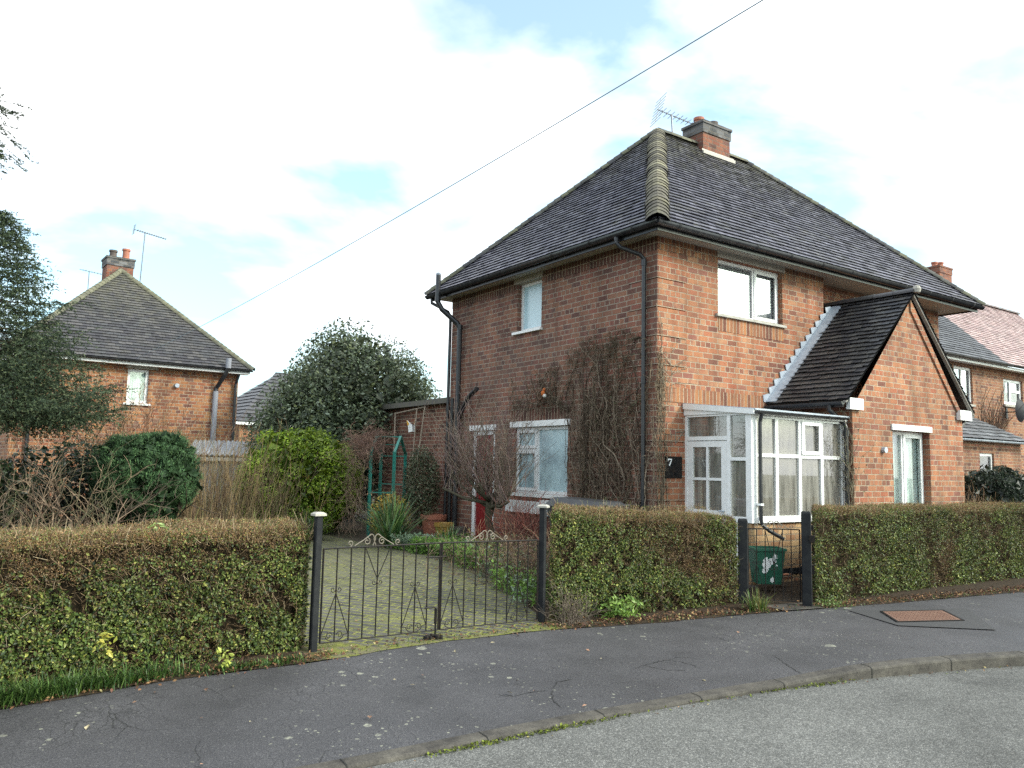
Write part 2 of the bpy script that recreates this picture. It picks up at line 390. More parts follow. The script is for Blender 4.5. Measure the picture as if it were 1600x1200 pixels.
M['leaf'] = mat_vcol('leaf', .45, 8, .3, .45, translucent=.25)
M['leaf_matt'] = mat_vcol('leaf_matt', .65, 8, .3, .25, translucent=.15)
M['bark'] = mat_vcol('bark', .85, 25, .4, .2)
M['core'] = mat_vcol('hedge_core', .95, 25, .6, .05)
M['vc'] = mat_vcol('painted', .6, 12, .2, .3)
M['litterm'] = mat_vcol('dry_leaf', .7, 30, .35, .2)

# ------------------------------------------------------------------ vegetation helpers
def pnoise(P, s, seed=0):
    """cheap smooth 3-D noise in 0..1 for arrays"""
    r = np.random.default_rng(seed); out = np.zeros(len(P)); tot = 0
    for o in range(4):
        amp = .6 ** o; fr = s * 1.9 ** o
        for k in range(3):
            d = r.normal(size=3); d /= np.linalg.norm(d)
            d2 = r.normal(size=3); d2 /= np.linalg.norm(d2)
            out += amp * np.sin(P @ d * fr + r.uniform(0, 6.3) + 1.5 * np.sin(P @ d2 * fr * .7 + r.uniform(0, 6.3)))
        tot += amp * 2.1
    return np.clip(out / tot * .5 + .5, 0, 1)

def unit(a): return a / (np.linalg.norm(a, axis=-1, keepdims=True) + 1e-9)

def add_leaves(mb, P, N, size, col, spread=.9, aspect=.5, rng=RNG, axis=None, jit=.35, bend=.25):
    n = len(P)
    if n == 0: return
    nm = unit(N + rng.normal(size=(n, 3)) * spread)
    if axis is None: a = rng.normal(size=(n, 3))
    else: a = axis + rng.normal(size=(n, 3)) * .45
    a = unit(a - nm * (a * nm).sum(1, keepdims=True)); b = np.cross(nm, a)
    L = (size * rng.uniform(1 - jit, 1 + jit, n))[:, None]; W = L * aspect
    mid = P + a * L * .5 + nm * L * bend * .3
    V = np.stack([P, mid + b * W * .5, P + a * L - nm * L * bend * .2, mid - b * W * .5], 1).reshape(-1, 3)
    F = (np.arange(n)[:, None] * 4 + np.arange(4)).astype(np.int64)
    mb.add(V, F, np.repeat(col, 4, axis=0))

def add_segs(mb, A, B, ra, rb, col):
    """many thin 3-sided sticks"""
    A = np.asarray(A, float); B = np.asarray(B, float); n = len(A)
    if n == 0: return
    t = unit(B - A); h = np.where(np.abs(t[:, 2:3]) < .9, vec(0, 0, 1), vec(1, 0, 0))
    e = unit(np.cross(t, h)); f = np.cross(t, e)
    ra = np.broadcast_to(ra, n)[:, None]; rb = np.broadcast_to(rb, n)[:, None]
    vs = []
    for (P, r) in ((A, ra), (B, rb)):
        for k in range(3):
            th = k * 2 * np.pi / 3
            vs.append(P + r * (e * np.cos(th) + f * np.sin(th)))
    V = np.stack(vs, 1).reshape(-1, 3); base = np.arange(n)[:, None] * 6
    F = np.concatenate([base + np.array([[k, (k + 1) % 3, 3 + (k + 1) % 3, 3 + k]]) for k in range(3)]).astype(np.int64)
    col = np.asarray(col, float)
    if col.ndim == 1: col = np.tile(col, (n, 1))
    mb.add(V, F, np.repeat(col, 6, axis=0))

class Sticks:
    def __init__(s): s.a = []; s.b = []; s.ra = []; s.rb = []; s.c = []
    def seg(s, a, b, ra, rb, c): s.a.append(a); s.b.append(b); s.ra.append(ra); s.rb.append(rb); s.c.append(c)
    def into(s, mb): add_segs(mb, np.array(s.a), np.array(s.b), np.array(s.ra), np.array(s.rb), np.array(s.c))
    def tips(s): return np.array(s.b)

def grow(st, p, d, L, r, depth, rnd, col, up=.1, wob=.18, nseg=6, kids=(2, 4), ratio=.62, ang=.7, rr=.6, rmin=.0022):
    p = np.array(p, float); d = np.array(d, float); d /= np.linalg.norm(d)
    sl = L / nseg; pts = [p]
    for i in range(nseg):
        d = d + np.array([rnd.gauss(0, wob), rnd.gauss(0, wob), rnd.gauss(0, wob) + up]); d /= np.linalg.norm(d)
        q = p + d * sl
        r0 = max(rmin, r * (1 - .6 * i / nseg)); r1 = max(rmin, r * (1 - .6 * (i + 1) / nseg))
        k = rnd.uniform(.75, 1.25)
        st.seg(p, q, r0, r1, tuple(c * k for c in col)); p = q; pts.append((p, d.copy()))
    if depth <= 0: return
    for _ in range(rnd.randint(*kids)):
        q, dd = pts[rnd.randint(max(1, nseg // 3), nseg)]
        v = np.array([rnd.gauss(0, 1), rnd.gauss(0, 1), rnd.gauss(0, .6)]); v /= np.linalg.norm(v)
        grow(st, q, dd + v * ang, L * ratio * rnd.uniform(.7, 1.2), r * rr, depth - 1, rnd, col, up, wob, max(3, nseg - 1), kids, ratio, ang, rr, rmin)

def tri_palette(n, cols, w, rng=RNG, var=.25):
    c = np.array(cols)[rng.choice(len(cols), n, p=np.array(w) / sum(w))]
    return c * rng.uniform(1 - var, 1 + var, (n, 1))

# ------------------------------------------------------------------ building helpers
G0 = -1.72            # bottom of house walls (sunk a little in the soil)
Zv = vec(0, 0, 1)

def wall_panel(mb, fr, W, H, openings, reveal=.13):
    """outer face with rectangular holes (u0,u1,v0,v1) and reveals running inwards"""
    O, U, V, N = fr
    us = sorted({0, W} | {o[0] for o in openings} | {o[1] for o in openings})
    vs = sorted({0, H} | {o[2] for o in openings} | {o[3] for o in openings})
    for i in range(len(us) - 1):
        for j in range(len(vs) - 1):
            cu, cv = (us[i] + us[i + 1]) / 2, (vs[j] + vs[j + 1]) / 2
            if any(o[0] < cu < o[1] and o[2] < cv < o[3] for o in openings): continue
            mb.quad(*[O + U * a + V * b for a, b in ((us[i], vs[j]), (us[i + 1], vs[j]), (us[i + 1], vs[j + 1]), (us[i], vs[j + 1]))])
    for (a, b, c, d) in openings:
        D = -N * (reveal + .12)
        P = [O + U * x + V * y for x, y in ((a, c), (b, c), (b, d), (a, d))]
        for k in range(4):
            mb.quad(P[k], P[(k + 1) % 4], P[(k + 1) % 4] + D, P[k] + D)

def window(parent, fr, u0, u1, v0, v1, inset, mull=(), trans=(), wid=.055, glass='glass', cur='curtain', casements=(), curtain_gap=None, name='window', matf='white', panel=False):
    """frame set back in its opening; mull = vertical bars (fraction), trans = (col index, fraction)"""
    O, U, V, N = fr
    f = MB(); n1 = -inset; n0 = n1 - .06
    f.fbox(fr, u0, u1, v0, v0 + wid, n0, n1); f.fbox(fr, u0, u1, v1 - wid, v1, n0, n1)
    f.fbox(fr, u0, u0 + wid, v0 + wid, v1 - wid, n0, n1); f.fbox(fr, u1 - wid, u1, v0 + wid, v1 - wid, n0, n1)
    w = u1 - u0; h = v1 - v0
    xs = [u0 + wid] + [u0 + m * w for m in mull] + [u1 - wid]
    for m in mull: f.fbox(fr, u0 + m * w - wid * .5, u0 + m * w + wid * .5, v0 + wid, v1 - wid, n0, n1)
    cells = []
    for i in range(len(xs) - 1):
        a = xs[i] + (wid * .5 if i > 0 else 0); b = xs[i + 1] - (wid * .5 if i < len(xs) - 2 else 0)
        ys = [v0 + wid] + [v0 + t * h for (ci, t) in trans if ci == i] + [v1 - wid]
        for j in range(len(ys) - 1):
            if j > 0: f.fbox(fr, a, b, ys[j] - wid * .5, ys[j] + wid * .5, n0, n1)
            cells.append((a, b, ys[j] + (wid * .5 if j > 0 else 0), ys[j + 1] - (wid * .5 if j < len(ys) - 2 else 0), i, j))
    for (a, b, c, d, i, j) in cells:
        if (i, j) in casements:          # proud opening sash
            s = .045
            f.fbox(fr, a - .012, b + .012, c - .012, c + s, n1 + .001, n1 + .018); f.fbox(fr, a - .012, b + .012, d - s, d + .012, n1 + .001, n1 + .018)
            f.fbox(fr, a - .012, a + s, c + s, d - s, n1 + .001, n1 + .018); f.fbox(fr, b - s, b + .012, c + s, d - s, n1 + .001, n1 + .018)
    fo = f.build(name, M[matf], parent)
    for (a, b, c, d, i, j) in cells:
        g = MB(); g.fbox(fr, a, b, c, d, n0 + .02, n0 + .03); g.build('pane', M[glass], fo)
    if cur:
        g = MB(); seg = 40
        rows = [u0 + (u1 - u0) * k / seg for k in range(seg + 1)]
        for k in range(seg):
            if curtain_gap and curtain_gap[0] < k / seg < curtain_gap[1]: continue
            d0 = n0 - .03 - .012 * math.sin(k * 1.3); d1 = n0 - .03 - .012 * math.sin((k + 1) * 1.3)
            g.quad(O + U * rows[k] + V * v0 + N * d0, O + U * rows[k + 1] + V * v0 + N * d1, O + U * rows[k + 1] + V * v1 + N * d1, O + U * rows[k] + V * v1 + N * d0)
        g.build('curtain', M[cur], fo, smooth=True)
    # dark plate behind, its colour standing in for the unlit room
    g = MB(); g.fbox(fr, u0 - .1, u1 + .1, v0 - .1, v1 + .1, n0 - .5, n0 - .45); g.build('dark_backing', M['dark_room'], fo)
    return fo

def clip_rect(poly, rect):
    """clip axis rect (u0,u1,w0,w1) by a convex CCW polygon"""
    P = [(rect[0], rect[2]), (rect[1], rect[2]), (rect[1], rect[3]), (rect[0], rect[3])]
    n = len(poly)
    for i in range(n):
        a = poly[i]; b = poly[(i + 1) % n]; Q = []
        def sd(p): return (b[0] - a[0]) * (p[1] - a[1]) - (b[1] - a[1]) * (p[0] - a[0])
        for k in range(len(P)):
            p = P[k]; q = P[(k + 1) % len(P)]; sp, sq = sd(p), sd(q)
            if sp >= 0: Q.append(p)
            if (sp >= 0) != (sq >= 0):
                t = sp / (sp - sq); Q.append((p[0] + (q[0] - p[0]) * t, p[1] + (q[1] - p[1]) * t))
        P = Q
        if len(P) < 3: return []
    return P

def tile_plane(mb, O, U, Wd, poly, gauge=.14, tw=.19, lift=.033, cols=((.09, .087, .115), (.064, .062, .084), (.12, .116, .15)), rnd=random, wav=.004, fold=0, colf=None):
    """courses of overlapping tiles on the plane O + u*U + w*Wd, clipped to the polygon"""
    N = np.cross(U, Wd); N = N / np.linalg.norm(N)
    if N[2] < 0: N = -N
    umin = min(p[0] for p in poly); umax = max(p[0] for p in poly); wmax = max(p[1] for p in poly)
    V = []; F = []; C = []
    def pt(u, w, h): return O + U * u + Wd * w + N * h
    i = 0
    while i * gauge < wmax:
        w0 = i * gauge; w1 = w0 + gauge * 1.04
        sag = wav * math.sin(i * .9 + 2)
        u = umin - tw + (i % 2) * tw * .5
        while u < umax:
            j = rnd.uniform(-.5, .5)
            rect = (u + .002, u + tw - .002, w0 + sag * j * 1.5, w1)
            Q = clip_rect(poly, rect); u += tw
            if len(Q) < 3: continue
            r0 = lift * (1 + .22 * j) ; rs = rnd.uniform(-.003, .003); um = rect[0]
            def h(p): return r0 * (1 - (p[1] - w0) / gauge * .78) + rs * ((p[0] - um) / tw - .5) * 2 + .004
            b = len(V)
            top = [pt(p[0], p[1], h(p)) for p in Q]; V += top
            F.append(tuple(range(b, b + len(Q))))
            c = cols[rnd.randrange(len(cols))] if colf is None else colf(u, w0, rnd)
            k = rnd.uniform(.8, 1.22); C += [tuple(x * k for x in c)] * len(Q)
            # riser at the tail and right side
            low = [k2 for k2 in range(len(Q)) if abs(Q[k2][1] - rect[2]) < 1e-6]
            if len(low) == 2:
                p, q = Q[low[0]], Q[low[1]]; b = len(V)
                V += [pt(p[0], p[1], h(p)), pt(q[0], q[1], h(q)), pt(q[0], q[1], h(q) - .013), pt(p[0], p[1], h(p) - .013)]
                F.append((b, b + 1, b + 2, b + 3)); C += [tuple(x * k for x in c)] * 4
        i += 1
    # underlay
    b = len(V); V += [pt(p[0], p[1], -.002) for p in poly]; F.append(tuple(range(b, b + len(poly)))); C += [(.02, .02, .02)] * len(poly)
    mb.add(V, F, C)

def bonnets(mb, E, A, slope_len, d1, d2, gauge=.14, rad=.2, rise=.05, cols=((.17, .155, .115), (.12, .11, .09), (.21, .195, .14))):
    """rounded hip tiles, one per course, from eave corner E to apex A; d1,d2: horizontal dirs down each roof plane"""
    E = np.array(E, float); A = np.array(A, float); ax = (A - E) / np.linalg.norm(A - E)
    n = int(slope_len / gauge); side = np.cross(ax, Zv); side /= np.linalg.norm(side); up = np.cross(side, ax)
    if up[2] < 0: up = -up
    step = np.linalg.norm(A - E) / n
    for i in range(n):
        P0 = E + ax * (i * step - .02); P1 = E + ax * ((i + 1) * step + .02)
        ring0 = []; ring1 = []; low = []; m = 8; j = random.uniform(.92, 1.08)
        for k in range(m + 1):
            t = -1 + 2 * k / m
            sd = rad * math.sin(t * 1.45) * j
            hh = rise * math.cos(t * 1.35) - abs(t) ** 1.3 * rad * .62 + .03
            ring0.append(P0 + side * (sd + random.uniform(-.004, .004)) + up * (hh + .010 + random.uniform(-.004, .004))); ring1.append(P1 + side * sd * .93 + up * (hh - .004))
            low.append(P0 + side * sd + up * (hh + .004))
        V = ring0 + ring1 + low; F = []
        for k in range(m):
            F.append((k, k + 1, m + 2 + k, m + 1 + k)); F.append((k, 2 * m + 2 + k, 2 * m + 3 + k, k + 1))
        c = random.choice(cols); kk = random.uniform(.8, 1.2)
        mb.add(V, F, tuple(x * kk for x in c))

def ridge_tiles(mb, A, B, rad=.12, L=.33, cols=((.13, .125, .1), (.1, .1, .09), (.17, .165, .12))):
    A = np.array(A, float); B = np.array(B, float); D = np.linalg.norm(B - A); ax = (B - A) / D
    side = np.cross(ax, Zv); side /= np.linalg.norm(side); up = np.cross(side, ax); n = max(1, round(D / L))
    if up[2] < 0: up = -up
    for i in range(n):
        P0 = A + ax * D * i / n; P1 = A + ax * (D * (i + 1) / n - .008); m = 8; V = []; F = []
        j = random.uniform(-.006, .006)
        for P in (P0, P1):
            for k in range(m + 1):
                t = math.pi * (k / m); V.append(P + side * rad * math.cos(t) * 1.0 + up * (rad * math.sin(t) * .85 + j - .02))
        for k in range(m): F.append((k, k + 1, m + 2 + k, m + 1 + k))
        F.append(tuple(range(m + 1))); F.append(tuple(range(2 * m + 1, m, -1)))
        c = random.choice(cols); mb.add(V, F, c)

def gutter_run(mb, A, B, r=.07, brackets=.9):
    A = np.array(A, float); B = np.array(B, float); ax = (B - A); D = np.linalg.norm(ax); ax /= D
    side = np.cross(ax, Zv); m = 8; V = []; F = []
    for P in (A, B):
        for k in range(m + 1):
            t = math.pi + math.pi * k / m; V.append(P + side * r * math.cos(t) + Zv * r * math.sin(t))
    for k in range(m): F.append((k, k + 1, m + 2 + k, m + 1 + k))
    F += [tuple(range(m + 1)), tuple(range(2 * m + 1, m, -1))]
    mb.add(V, F)
    nb = max(1, int(D / brackets))
    for i in range(nb):
        c = A + ax * (i + .5) * D / nb
        V = []; F = []
        for P in (c - ax * .02, c + ax * .02):
            for k in range(m + 1):
                t = math.pi + math.pi * k / m; V.append(P + side * (r + .006) * math.cos(t) + Zv * ((r + .006) * math.sin(t) + .004))
        for k in range(m): F.append((k, k + 1, m + 2 + k, m + 1 + k))
        mb.add(V, F)

def hip_roof(parent, x0, x1, y0, y1, ze, pitch, tilem, gauge=.14, tw=.19, left_hip=True, right_hip=True, seed=1, cols=None, bonnet=True, planes='FLRB', colf=None, bcols=None, ridgecols=None, brad=.205):
    """eave rectangle at z=ze; ridge along x (returns roof object, apexes)"""
    rnd = random.Random(seed); half = (y1 - y0) / 2; rise = half * pitch; ym = (y0 + y1) / 2
    xa = x0 + (half if left_hip else 0); xb = x1 - (half if right_hip else 0)
    sl = math.hypot(half, rise); mb = MB(); kw = dict(gauge=gauge, tw=tw, rnd=rnd)
    if cols: kw['cols'] = cols
    cw = half / sl; cz = rise / sl
    if 'F' in planes: tile_plane(mb, vec(x0, y0, ze), vec(1, 0, 0), vec(0, cw, cz), [(0, 0), (x1 - x0, 0), (xb - x0, sl), (xa - x0, sl)], colf=colf, **kw)
    if 'B' in planes: tile_plane(mb, vec(x1, y1, ze), vec(-1, 0, 0), vec(0, -cw, cz), [(0, 0), (x1 - x0, 0), (x1 - xa, sl), (x1 - xb, sl)], colf=None, **{**kw, 'gauge': gauge * 2})
    if left_hip and 'L' in planes: tile_plane(mb, vec(x0, y1, ze), vec(0, -1, 0), vec(cw, 0, cz), [(0, 0), (2 * half, 0), (half, sl)], **kw)
    if right_hip and 'R' in planes: tile_plane(mb, vec(x1, y0, ze), vec(0, 1, 0), vec(-cw, 0, cz), [(0, 0), (2 * half, 0), (half, sl)], **kw)
    roof = mb.build('roof', M[tilem], parent)
    A = vec(xa, ym, ze + rise); B = vec(xb, ym, ze + rise)
    up = vec(0, 0, .02); rk = {'cols': bcols} if bcols else {}
    dk = dict(cols=((.07, .07, .075), (.09, .09, .085), (.11, .11, .08)))
    todo = []
    if left_hip: todo += [(x0, y0, A, gauge, brad, {}), (x0, y1, A, gauge, .12, dk)]
    if right_hip: todo += [(x1, y0, B, gauge, .1, dk), (x1, y1, B, gauge * 2, .12, dk)]
    for (hx, hy, ap, g_, r_, q_) in todo:
        hb = MB(); bonnets(hb, vec(hx, hy, ze) + up, ap + up, sl, None, None, g_, rad=r_, **(rk or q_)); hb.build('hip_tiles', M['bonnet'] if not bcols else M[tilem], roof)
    rb = MB(); ridge_tiles(rb, A + up, B + up, **({'cols': ridgecols} if ridgecols else {})); rb.build('ridge_tiles', M['bonnet'], roof)
    return roof, A, B

def chimney(parent, cx, cy, z0, z1, wx, wy, pots, potm='terracotta', brick='brick_chimney', cap='brick_blue'):
    c = MB(); c.box(cx - wx / 2, cx + wx / 2, cy - wy / 2, cy + wy / 2, z0, z1 - .27)
    co = c.build('chimney', M[brick], parent)
    k = MB(); e = .022
    k.box(cx - wx / 2 - e, cx + wx / 2 + e, cy - wy / 2 - e, cy + wy / 2 + e, z1 - .27, z1 - .06)
    k.box(cx - wx / 2 - 2 * e, cx + wx / 2 + 2 * e, cy - wy / 2 - 2 * e, cy + wy / 2 + 2 * e, z1 - .06, z1)
    k.build('chimney_cap', M[cap], parent)
    for (dx, dy, h, m) in pots:
        p = MB(); p.lathe([(.0, 0), (.13, 0), (.12, .04), (.105, .06), (.10, h - .07), (.12, h - .06), (.12, h), (.085, h), (.08, h - .1), (0, h - .1)], cx + dx, cy + dy, z1, 16)
        p.build('chimney_pot', M[m], parent, smooth=False)
    return co

# ================================================================== THE MAIN HOUSE
X1 = 9.08; Y1 = 6.22; ZE = 3.62
house = empty('brick_house', (0, 0, 0), label='two storey brick house with dark tiled hipped roof, glazed white porch and small front gable', cat='house')
H = ZE - G0
frF = (vec(0, 0, G0), vec(1, 0, 0), Zv, vec(0, -1, 0))          # front wall, u = x
frS = (vec(0, Y1, G0), vec(0, -1, 0), Zv, vec(-1, 0, 0))        # side wall, u = Y1 - y
def sv(z): return z - G0
mb = MB()
wall_panel(mb, frF, 4.3, H, [(1.40, 3.09, sv(2.55), sv(3.50))])
mb.quad(vec(4.3, 0, G0), vec(4.3, .32, G0), vec(4.3, .32, ZE), vec(4.3, 0, ZE))
mb.quad(vec(4.3, .32, G0), vec(X1, .32, G0), vec(X1, .32, ZE), vec(4.3, .32, ZE))
mb.quad(vec(X1, .32, G0), vec(X1, Y1, G0), vec(X1, Y1, ZE), vec(X1, .32, ZE))
mb.quad(vec(X1, Y1, G0), vec(0, Y1, G0), vec(0, Y1, ZE), vec(X1, Y1, ZE))
# projecting brick quoin blocks at the corner, front side
zt = 3.375
QB = []
while zt > -1.6:
    z0 = zt - .45 + .016
    if not (z0 < 1.27 and zt > 1.01): QB.append((z0, zt))
    zt -= .45
    if abs(zt - 1.125) < .02: zt = .85
for (a, b) in QB:
    mb.fbox(frF, 0, .62, a - G0, b - G0, .0005, .019)
mb.build('front_wall', M['brick_front'], house)
mb = MB()
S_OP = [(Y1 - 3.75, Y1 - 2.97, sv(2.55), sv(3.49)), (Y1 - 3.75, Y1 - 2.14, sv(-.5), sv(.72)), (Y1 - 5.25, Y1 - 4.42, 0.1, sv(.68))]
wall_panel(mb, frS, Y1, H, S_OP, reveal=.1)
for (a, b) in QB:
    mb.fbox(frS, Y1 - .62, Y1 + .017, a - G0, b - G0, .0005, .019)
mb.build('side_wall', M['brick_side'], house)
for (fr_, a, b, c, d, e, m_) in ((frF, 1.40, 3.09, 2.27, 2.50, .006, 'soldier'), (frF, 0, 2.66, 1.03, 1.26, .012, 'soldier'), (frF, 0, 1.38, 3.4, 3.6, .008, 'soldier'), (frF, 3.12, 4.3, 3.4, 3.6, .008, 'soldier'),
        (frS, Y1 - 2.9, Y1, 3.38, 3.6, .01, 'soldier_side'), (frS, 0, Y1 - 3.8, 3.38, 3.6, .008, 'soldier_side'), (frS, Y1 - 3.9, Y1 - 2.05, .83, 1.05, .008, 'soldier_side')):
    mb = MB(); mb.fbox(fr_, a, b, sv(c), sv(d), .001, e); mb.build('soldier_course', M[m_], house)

# ---- roof
roof, RA, RB = hip_roof(house, -.43, 9.5, -.43, 6.62, 3.68, .985, 'tile', seed=3)
chimney(roof, 4.69, 3.12, 6.5, 7.66, .88, .56, [(-.26, .0, .18, 'terracotta'), (.2, .0, .2, 'darkpot')])
mb = MB(); mb.quad(vec(4.2, 2.8, 6.9), vec(5.25, 2.8, 6.9), vec(5.25, 2.83, 7.0), vec(4.2, 2.83, 7.0)); mb.box(4.2, 5.25, 2.78, 2.82, 6.86, 6.95)
mb.build('chimney_flashing', M['soffit'], roof)
# ---- eaves: soffit, fascia, gutters
mb = MB()
mb.box(-.34, 9.4, -.34, -.005, 3.6, 3.615); mb.box(-.34, -.005, -.005, 6.52, 3.6, 3.615); mb.box(4.31, 9.4, -.005, .31, 3.6, 3.615)
mb.box(9.09, 9.4, .31, 6.52, 3.6, 3.615); mb.box(-.005, 9.4, Y1 + .005, 6.52, 3.6, 3.615)
mb.build('soffit', M['soffit'], house)
mb = MB()
mb.box(-.36, 9.42, -.365, -.341, 3.545, 3.70); mb.box(-.365, -.341, -.341, 6.55, 3.545, 3.70); mb.box(9.401, 9.42, -.341, 6.55, 3.57, 3.70)
mb.build('fascia', M['black'], house)
mb = MB(); gutter_run(mb, (-.45, -.425, 3.665), (9.48, -.425, 3.665)); mb.build('gutter', M['black'], house, smooth=True)
mb = MB(); gutter_run(mb, (-.425, 6.6, 3.665), (-.425, -.45, 3.665)); mb.build('gutter', M['black'], house, smooth=True)

def downpipe(parent, pts, r=.034, clips=(), mat='black', name='downpipe', sockets=()):
    d = MB(); d.tube(pts, r, 12)
    for (x, y, z) in sockets: d.tube([(x, y, z - .05), (x, y, z + .05)], r + .008, 12)
    o = d.build(name, M[mat], parent, smooth=False)
    return o
# corner pipe with hopper swan neck
downpipe(house, [(-.42, .47, 3.62), (-.42, .47, 3.52), (-.38, .42, 3.44), (-.13, .24, 3.33), (-.08, .21, 3.26), (-.08, .21, 3.1), (-.08, .21, -1.6)], sockets=[(-.42, .47, 3.6), (-.08, .21, 3.2), (-.08, .21, 1.35), (-.08, .21, -.6)])
downpipe(house, [(-.4, 6.45, 3.62), (-.4, 6.45, 3.5), (-.12, 6.2, 3.3), (-.08, 6.16, 3.2), (-.08, 6.16, -1.55)], sockets=[(-.08, 6.16, 1.2)])
downpipe(house, [(-.5, 6.0, 4.02), (-.5, 6.0, 3.45), (-.42, 5.95, 3.28), (-.14, 5.75, 2.98), (-.1, 5.72, 2.85), (-.1, 5.72, -1.55)], r=.055, sockets=[(-.5, 6.0, 3.5), (-.1, 5.72, 2.9), (-.1, 5.72, 1.0)], name='soil_pipe')
mb = MB(); mb.lathe([(.0, 0), (.05, 0), (.058, .03), (.03, .06), (0, .07)], -.5, 6.0, 4.02, 12); mb.build('pipe_cowl', M['lead'], house)
downpipe(house, [(-.12, 5.62, .95), (-.16, 5.4, 1.18), (-.18, 5.15, 1.38), (-.2, 4.82, 1.52)], r=.05, name='waste_pipe')
downpipe(house, [(-.08, 5.98, 1.4), (-.08, 5.98, -1.55)], r=.04, name='waste_pipe')
# ---- windows
w = window(house, frF, 1.40, 3.09, sv(2.55), sv(3.50), .1, mull=(.60,), glass='glass_bright', cur='blind_white', casements=((1, 0),))
tag(w, label='wide white upper window with a pale blind, above the porch')
mb = MB(); mb.box(1.36, 3.13, -.035, .05, 3.502, 3.598); mb.build('lintel', M['soffit'], house)
mb = MB(); mb.box(1.33, 3.14, -.05, .08, 2.505, 2.548); mb.build('sill', M['sill'], house)
w = window(house, frS, Y1 - 3.75, Y1 - 2.97, sv(2.55), sv(3.49), .1, wid=.06, glass='frosted_blue', cur=None)
tag(w, label='small pale blue upper window on the side wall')
mb = MB(); mb.box(-.03, .05, 2.93, 3.83, 3.492, 3.598); mb.build('lintel', M['soffit'], house)
mb = MB(); mb.box(-.06, .08, 2.93, 3.84, 2.50, 2.548); mb.build('sill', M['white_old'], house)
w = window(house, frS, Y1 - 3.75, Y1 - 2.14, sv(-.5), sv(.72), .05, mull=(.42,), trans=((0, .66),), wid=.06, glass='frosted', cur=None, casements=((0, 0), (0, 1)))
tag(w, label='white ground floor window with frosted glass beside the red door')
mb = MB(); mb.box(-.03, .03, 2.08, 3.88, .722, .828); mb.build('lintel', M['white_old'], house)
mb = MB(); mb.box(-.07, .06, 2.1, 3.8, -.56, -.502); mb.build('sill', M['white_old'], house)
mb = MB(); mb.box(-.12, -.004, 2.6, 3.85, -.85, -.64, ); mb.box(-.14, -.004, 2.52, 2.75, -.87, -.6); mb.build('painted_ledge', M['white_old'], house)
# side door
mb = MB(); u0, u1 = Y1 - 5.25, Y1 - 4.42
mb.fbox(frS, u0, u0 + .1, .1, sv(.68), -.08, -.02); mb.fbox(frS, u1 - .08, u1, .1, sv(.68), -.08, -.02); mb.fbox(frS, u0 + .1, u1 - .08, sv(.6), sv(.68), -.08, -.02)
fo = mb.build('side_door_frame', M['white_old'], house)
mb = MB(); mb.fbox(frS, u0 + .1, u1 - .08, .1, sv(.6), -.07, -.05)
for (a, b) in ((.25, .95), (1.05, 1.55)):
    mb.fbox(frS, u0 + .18, u1 - .16, a, b, -.049, -.04)
d = mb.build('side_door', M['reddoor'], fo)
mb = MB(); mb.box(-.03, .03, 4.38, 5.34, .69, .80); mb.build('lintel', M['white_old'], house)
# number plaque
mb = MB(); pf = (vec(.15, -.016, -.14), vec(1, 0, 0), Zv, vec(0, -1, 0))
mb.fbox(pf, 0, .36, 0, .33, 0, .02); mb.fbox(pf, .02, .34, .02, .035, .0205, .026); mb.fbox(pf, .02, .34, .295, .31, .0205, .026)
th = [k * math.pi / 12 for k in range(25)]
for rr in (.09, .055, .025): mb.tube([pf[0] + pf[1] * (.2 + rr * math.cos(t)) + Zv * (.15 + rr * math.sin(t)) + pf[3] * .02 for t in th], .005, 5)
for k in range(8):
    t = k * math.pi / 4; mb.tube([pf[0] + pf[1] * (.2 + .05 * math.cos(t)) + Zv * (.15 + .05 * math.sin(t)) + pf[3] * .02, pf[0] + pf[1] * (.2 + .11 * math.cos(t + .3)) + Zv * (.15 + .11 * math.sin(t + .3)) + pf[3] * .02], .006, 5)
pq = mb.build('number_plaque', M['black_iron'], house); tag(pq, label='black plaque with a white figure 7')
mb = MB()
def P2(x, y): return pf[0] + pf[1] * x + Zv * y + pf[3] * .021
mb.poly_prism([P2(.045, .298), P2(.135, .298), P2(.135, .278), P2(.045, .274)], pf[3] * .004)
mb.poly_prism([P2(.112, .2755), P2(.1345, .2765), P2(.09, .185), P2(.065, .185)], pf[3] * .004)
mb.poly_prism([P2(.045, .2735), P2(.058, .2745), P2(.056, .255), P2(.045, .255)], pf[3] * .004)
mb.build('house_number', M['white'], pq)
# small bracket on the wall left of the porch
mb = MB(); mb.tube([(.38, -.02, .56), (.38, -.02, .38)], .009, 6); mb.tube([(.38, -.02, .56), (.6, -.02, .58)], .008, 6); mb.tube([(.4, -.02, .4), (.54, -.02, .56)], .007, 6)
mb.build('wall_bracket', M['scroll_paint'], house)

# ---- glazed porch: door faces the drive (plane x=.59), window wall at y=-1.28
PX, PY, PR_ = .59, -1.28, 2.87
mb = MB(); mb.box(PX + .02, PR_, PY + .03, PY + .13, G0, -.74); mb.box(PX + .02, PX + .12, PY + .131, PY + .3, G0, -.74)
po = mb.build('porch_base', M['brick_plinth'], house)
mb = MB(); mb.box(PX + .012, PR_, PY + .022, PY + .0295, -1.5, -1.41); mb.build('damp_course', M['black_paint'], po)
mb = MB()
z0, z1 = -.74, .80
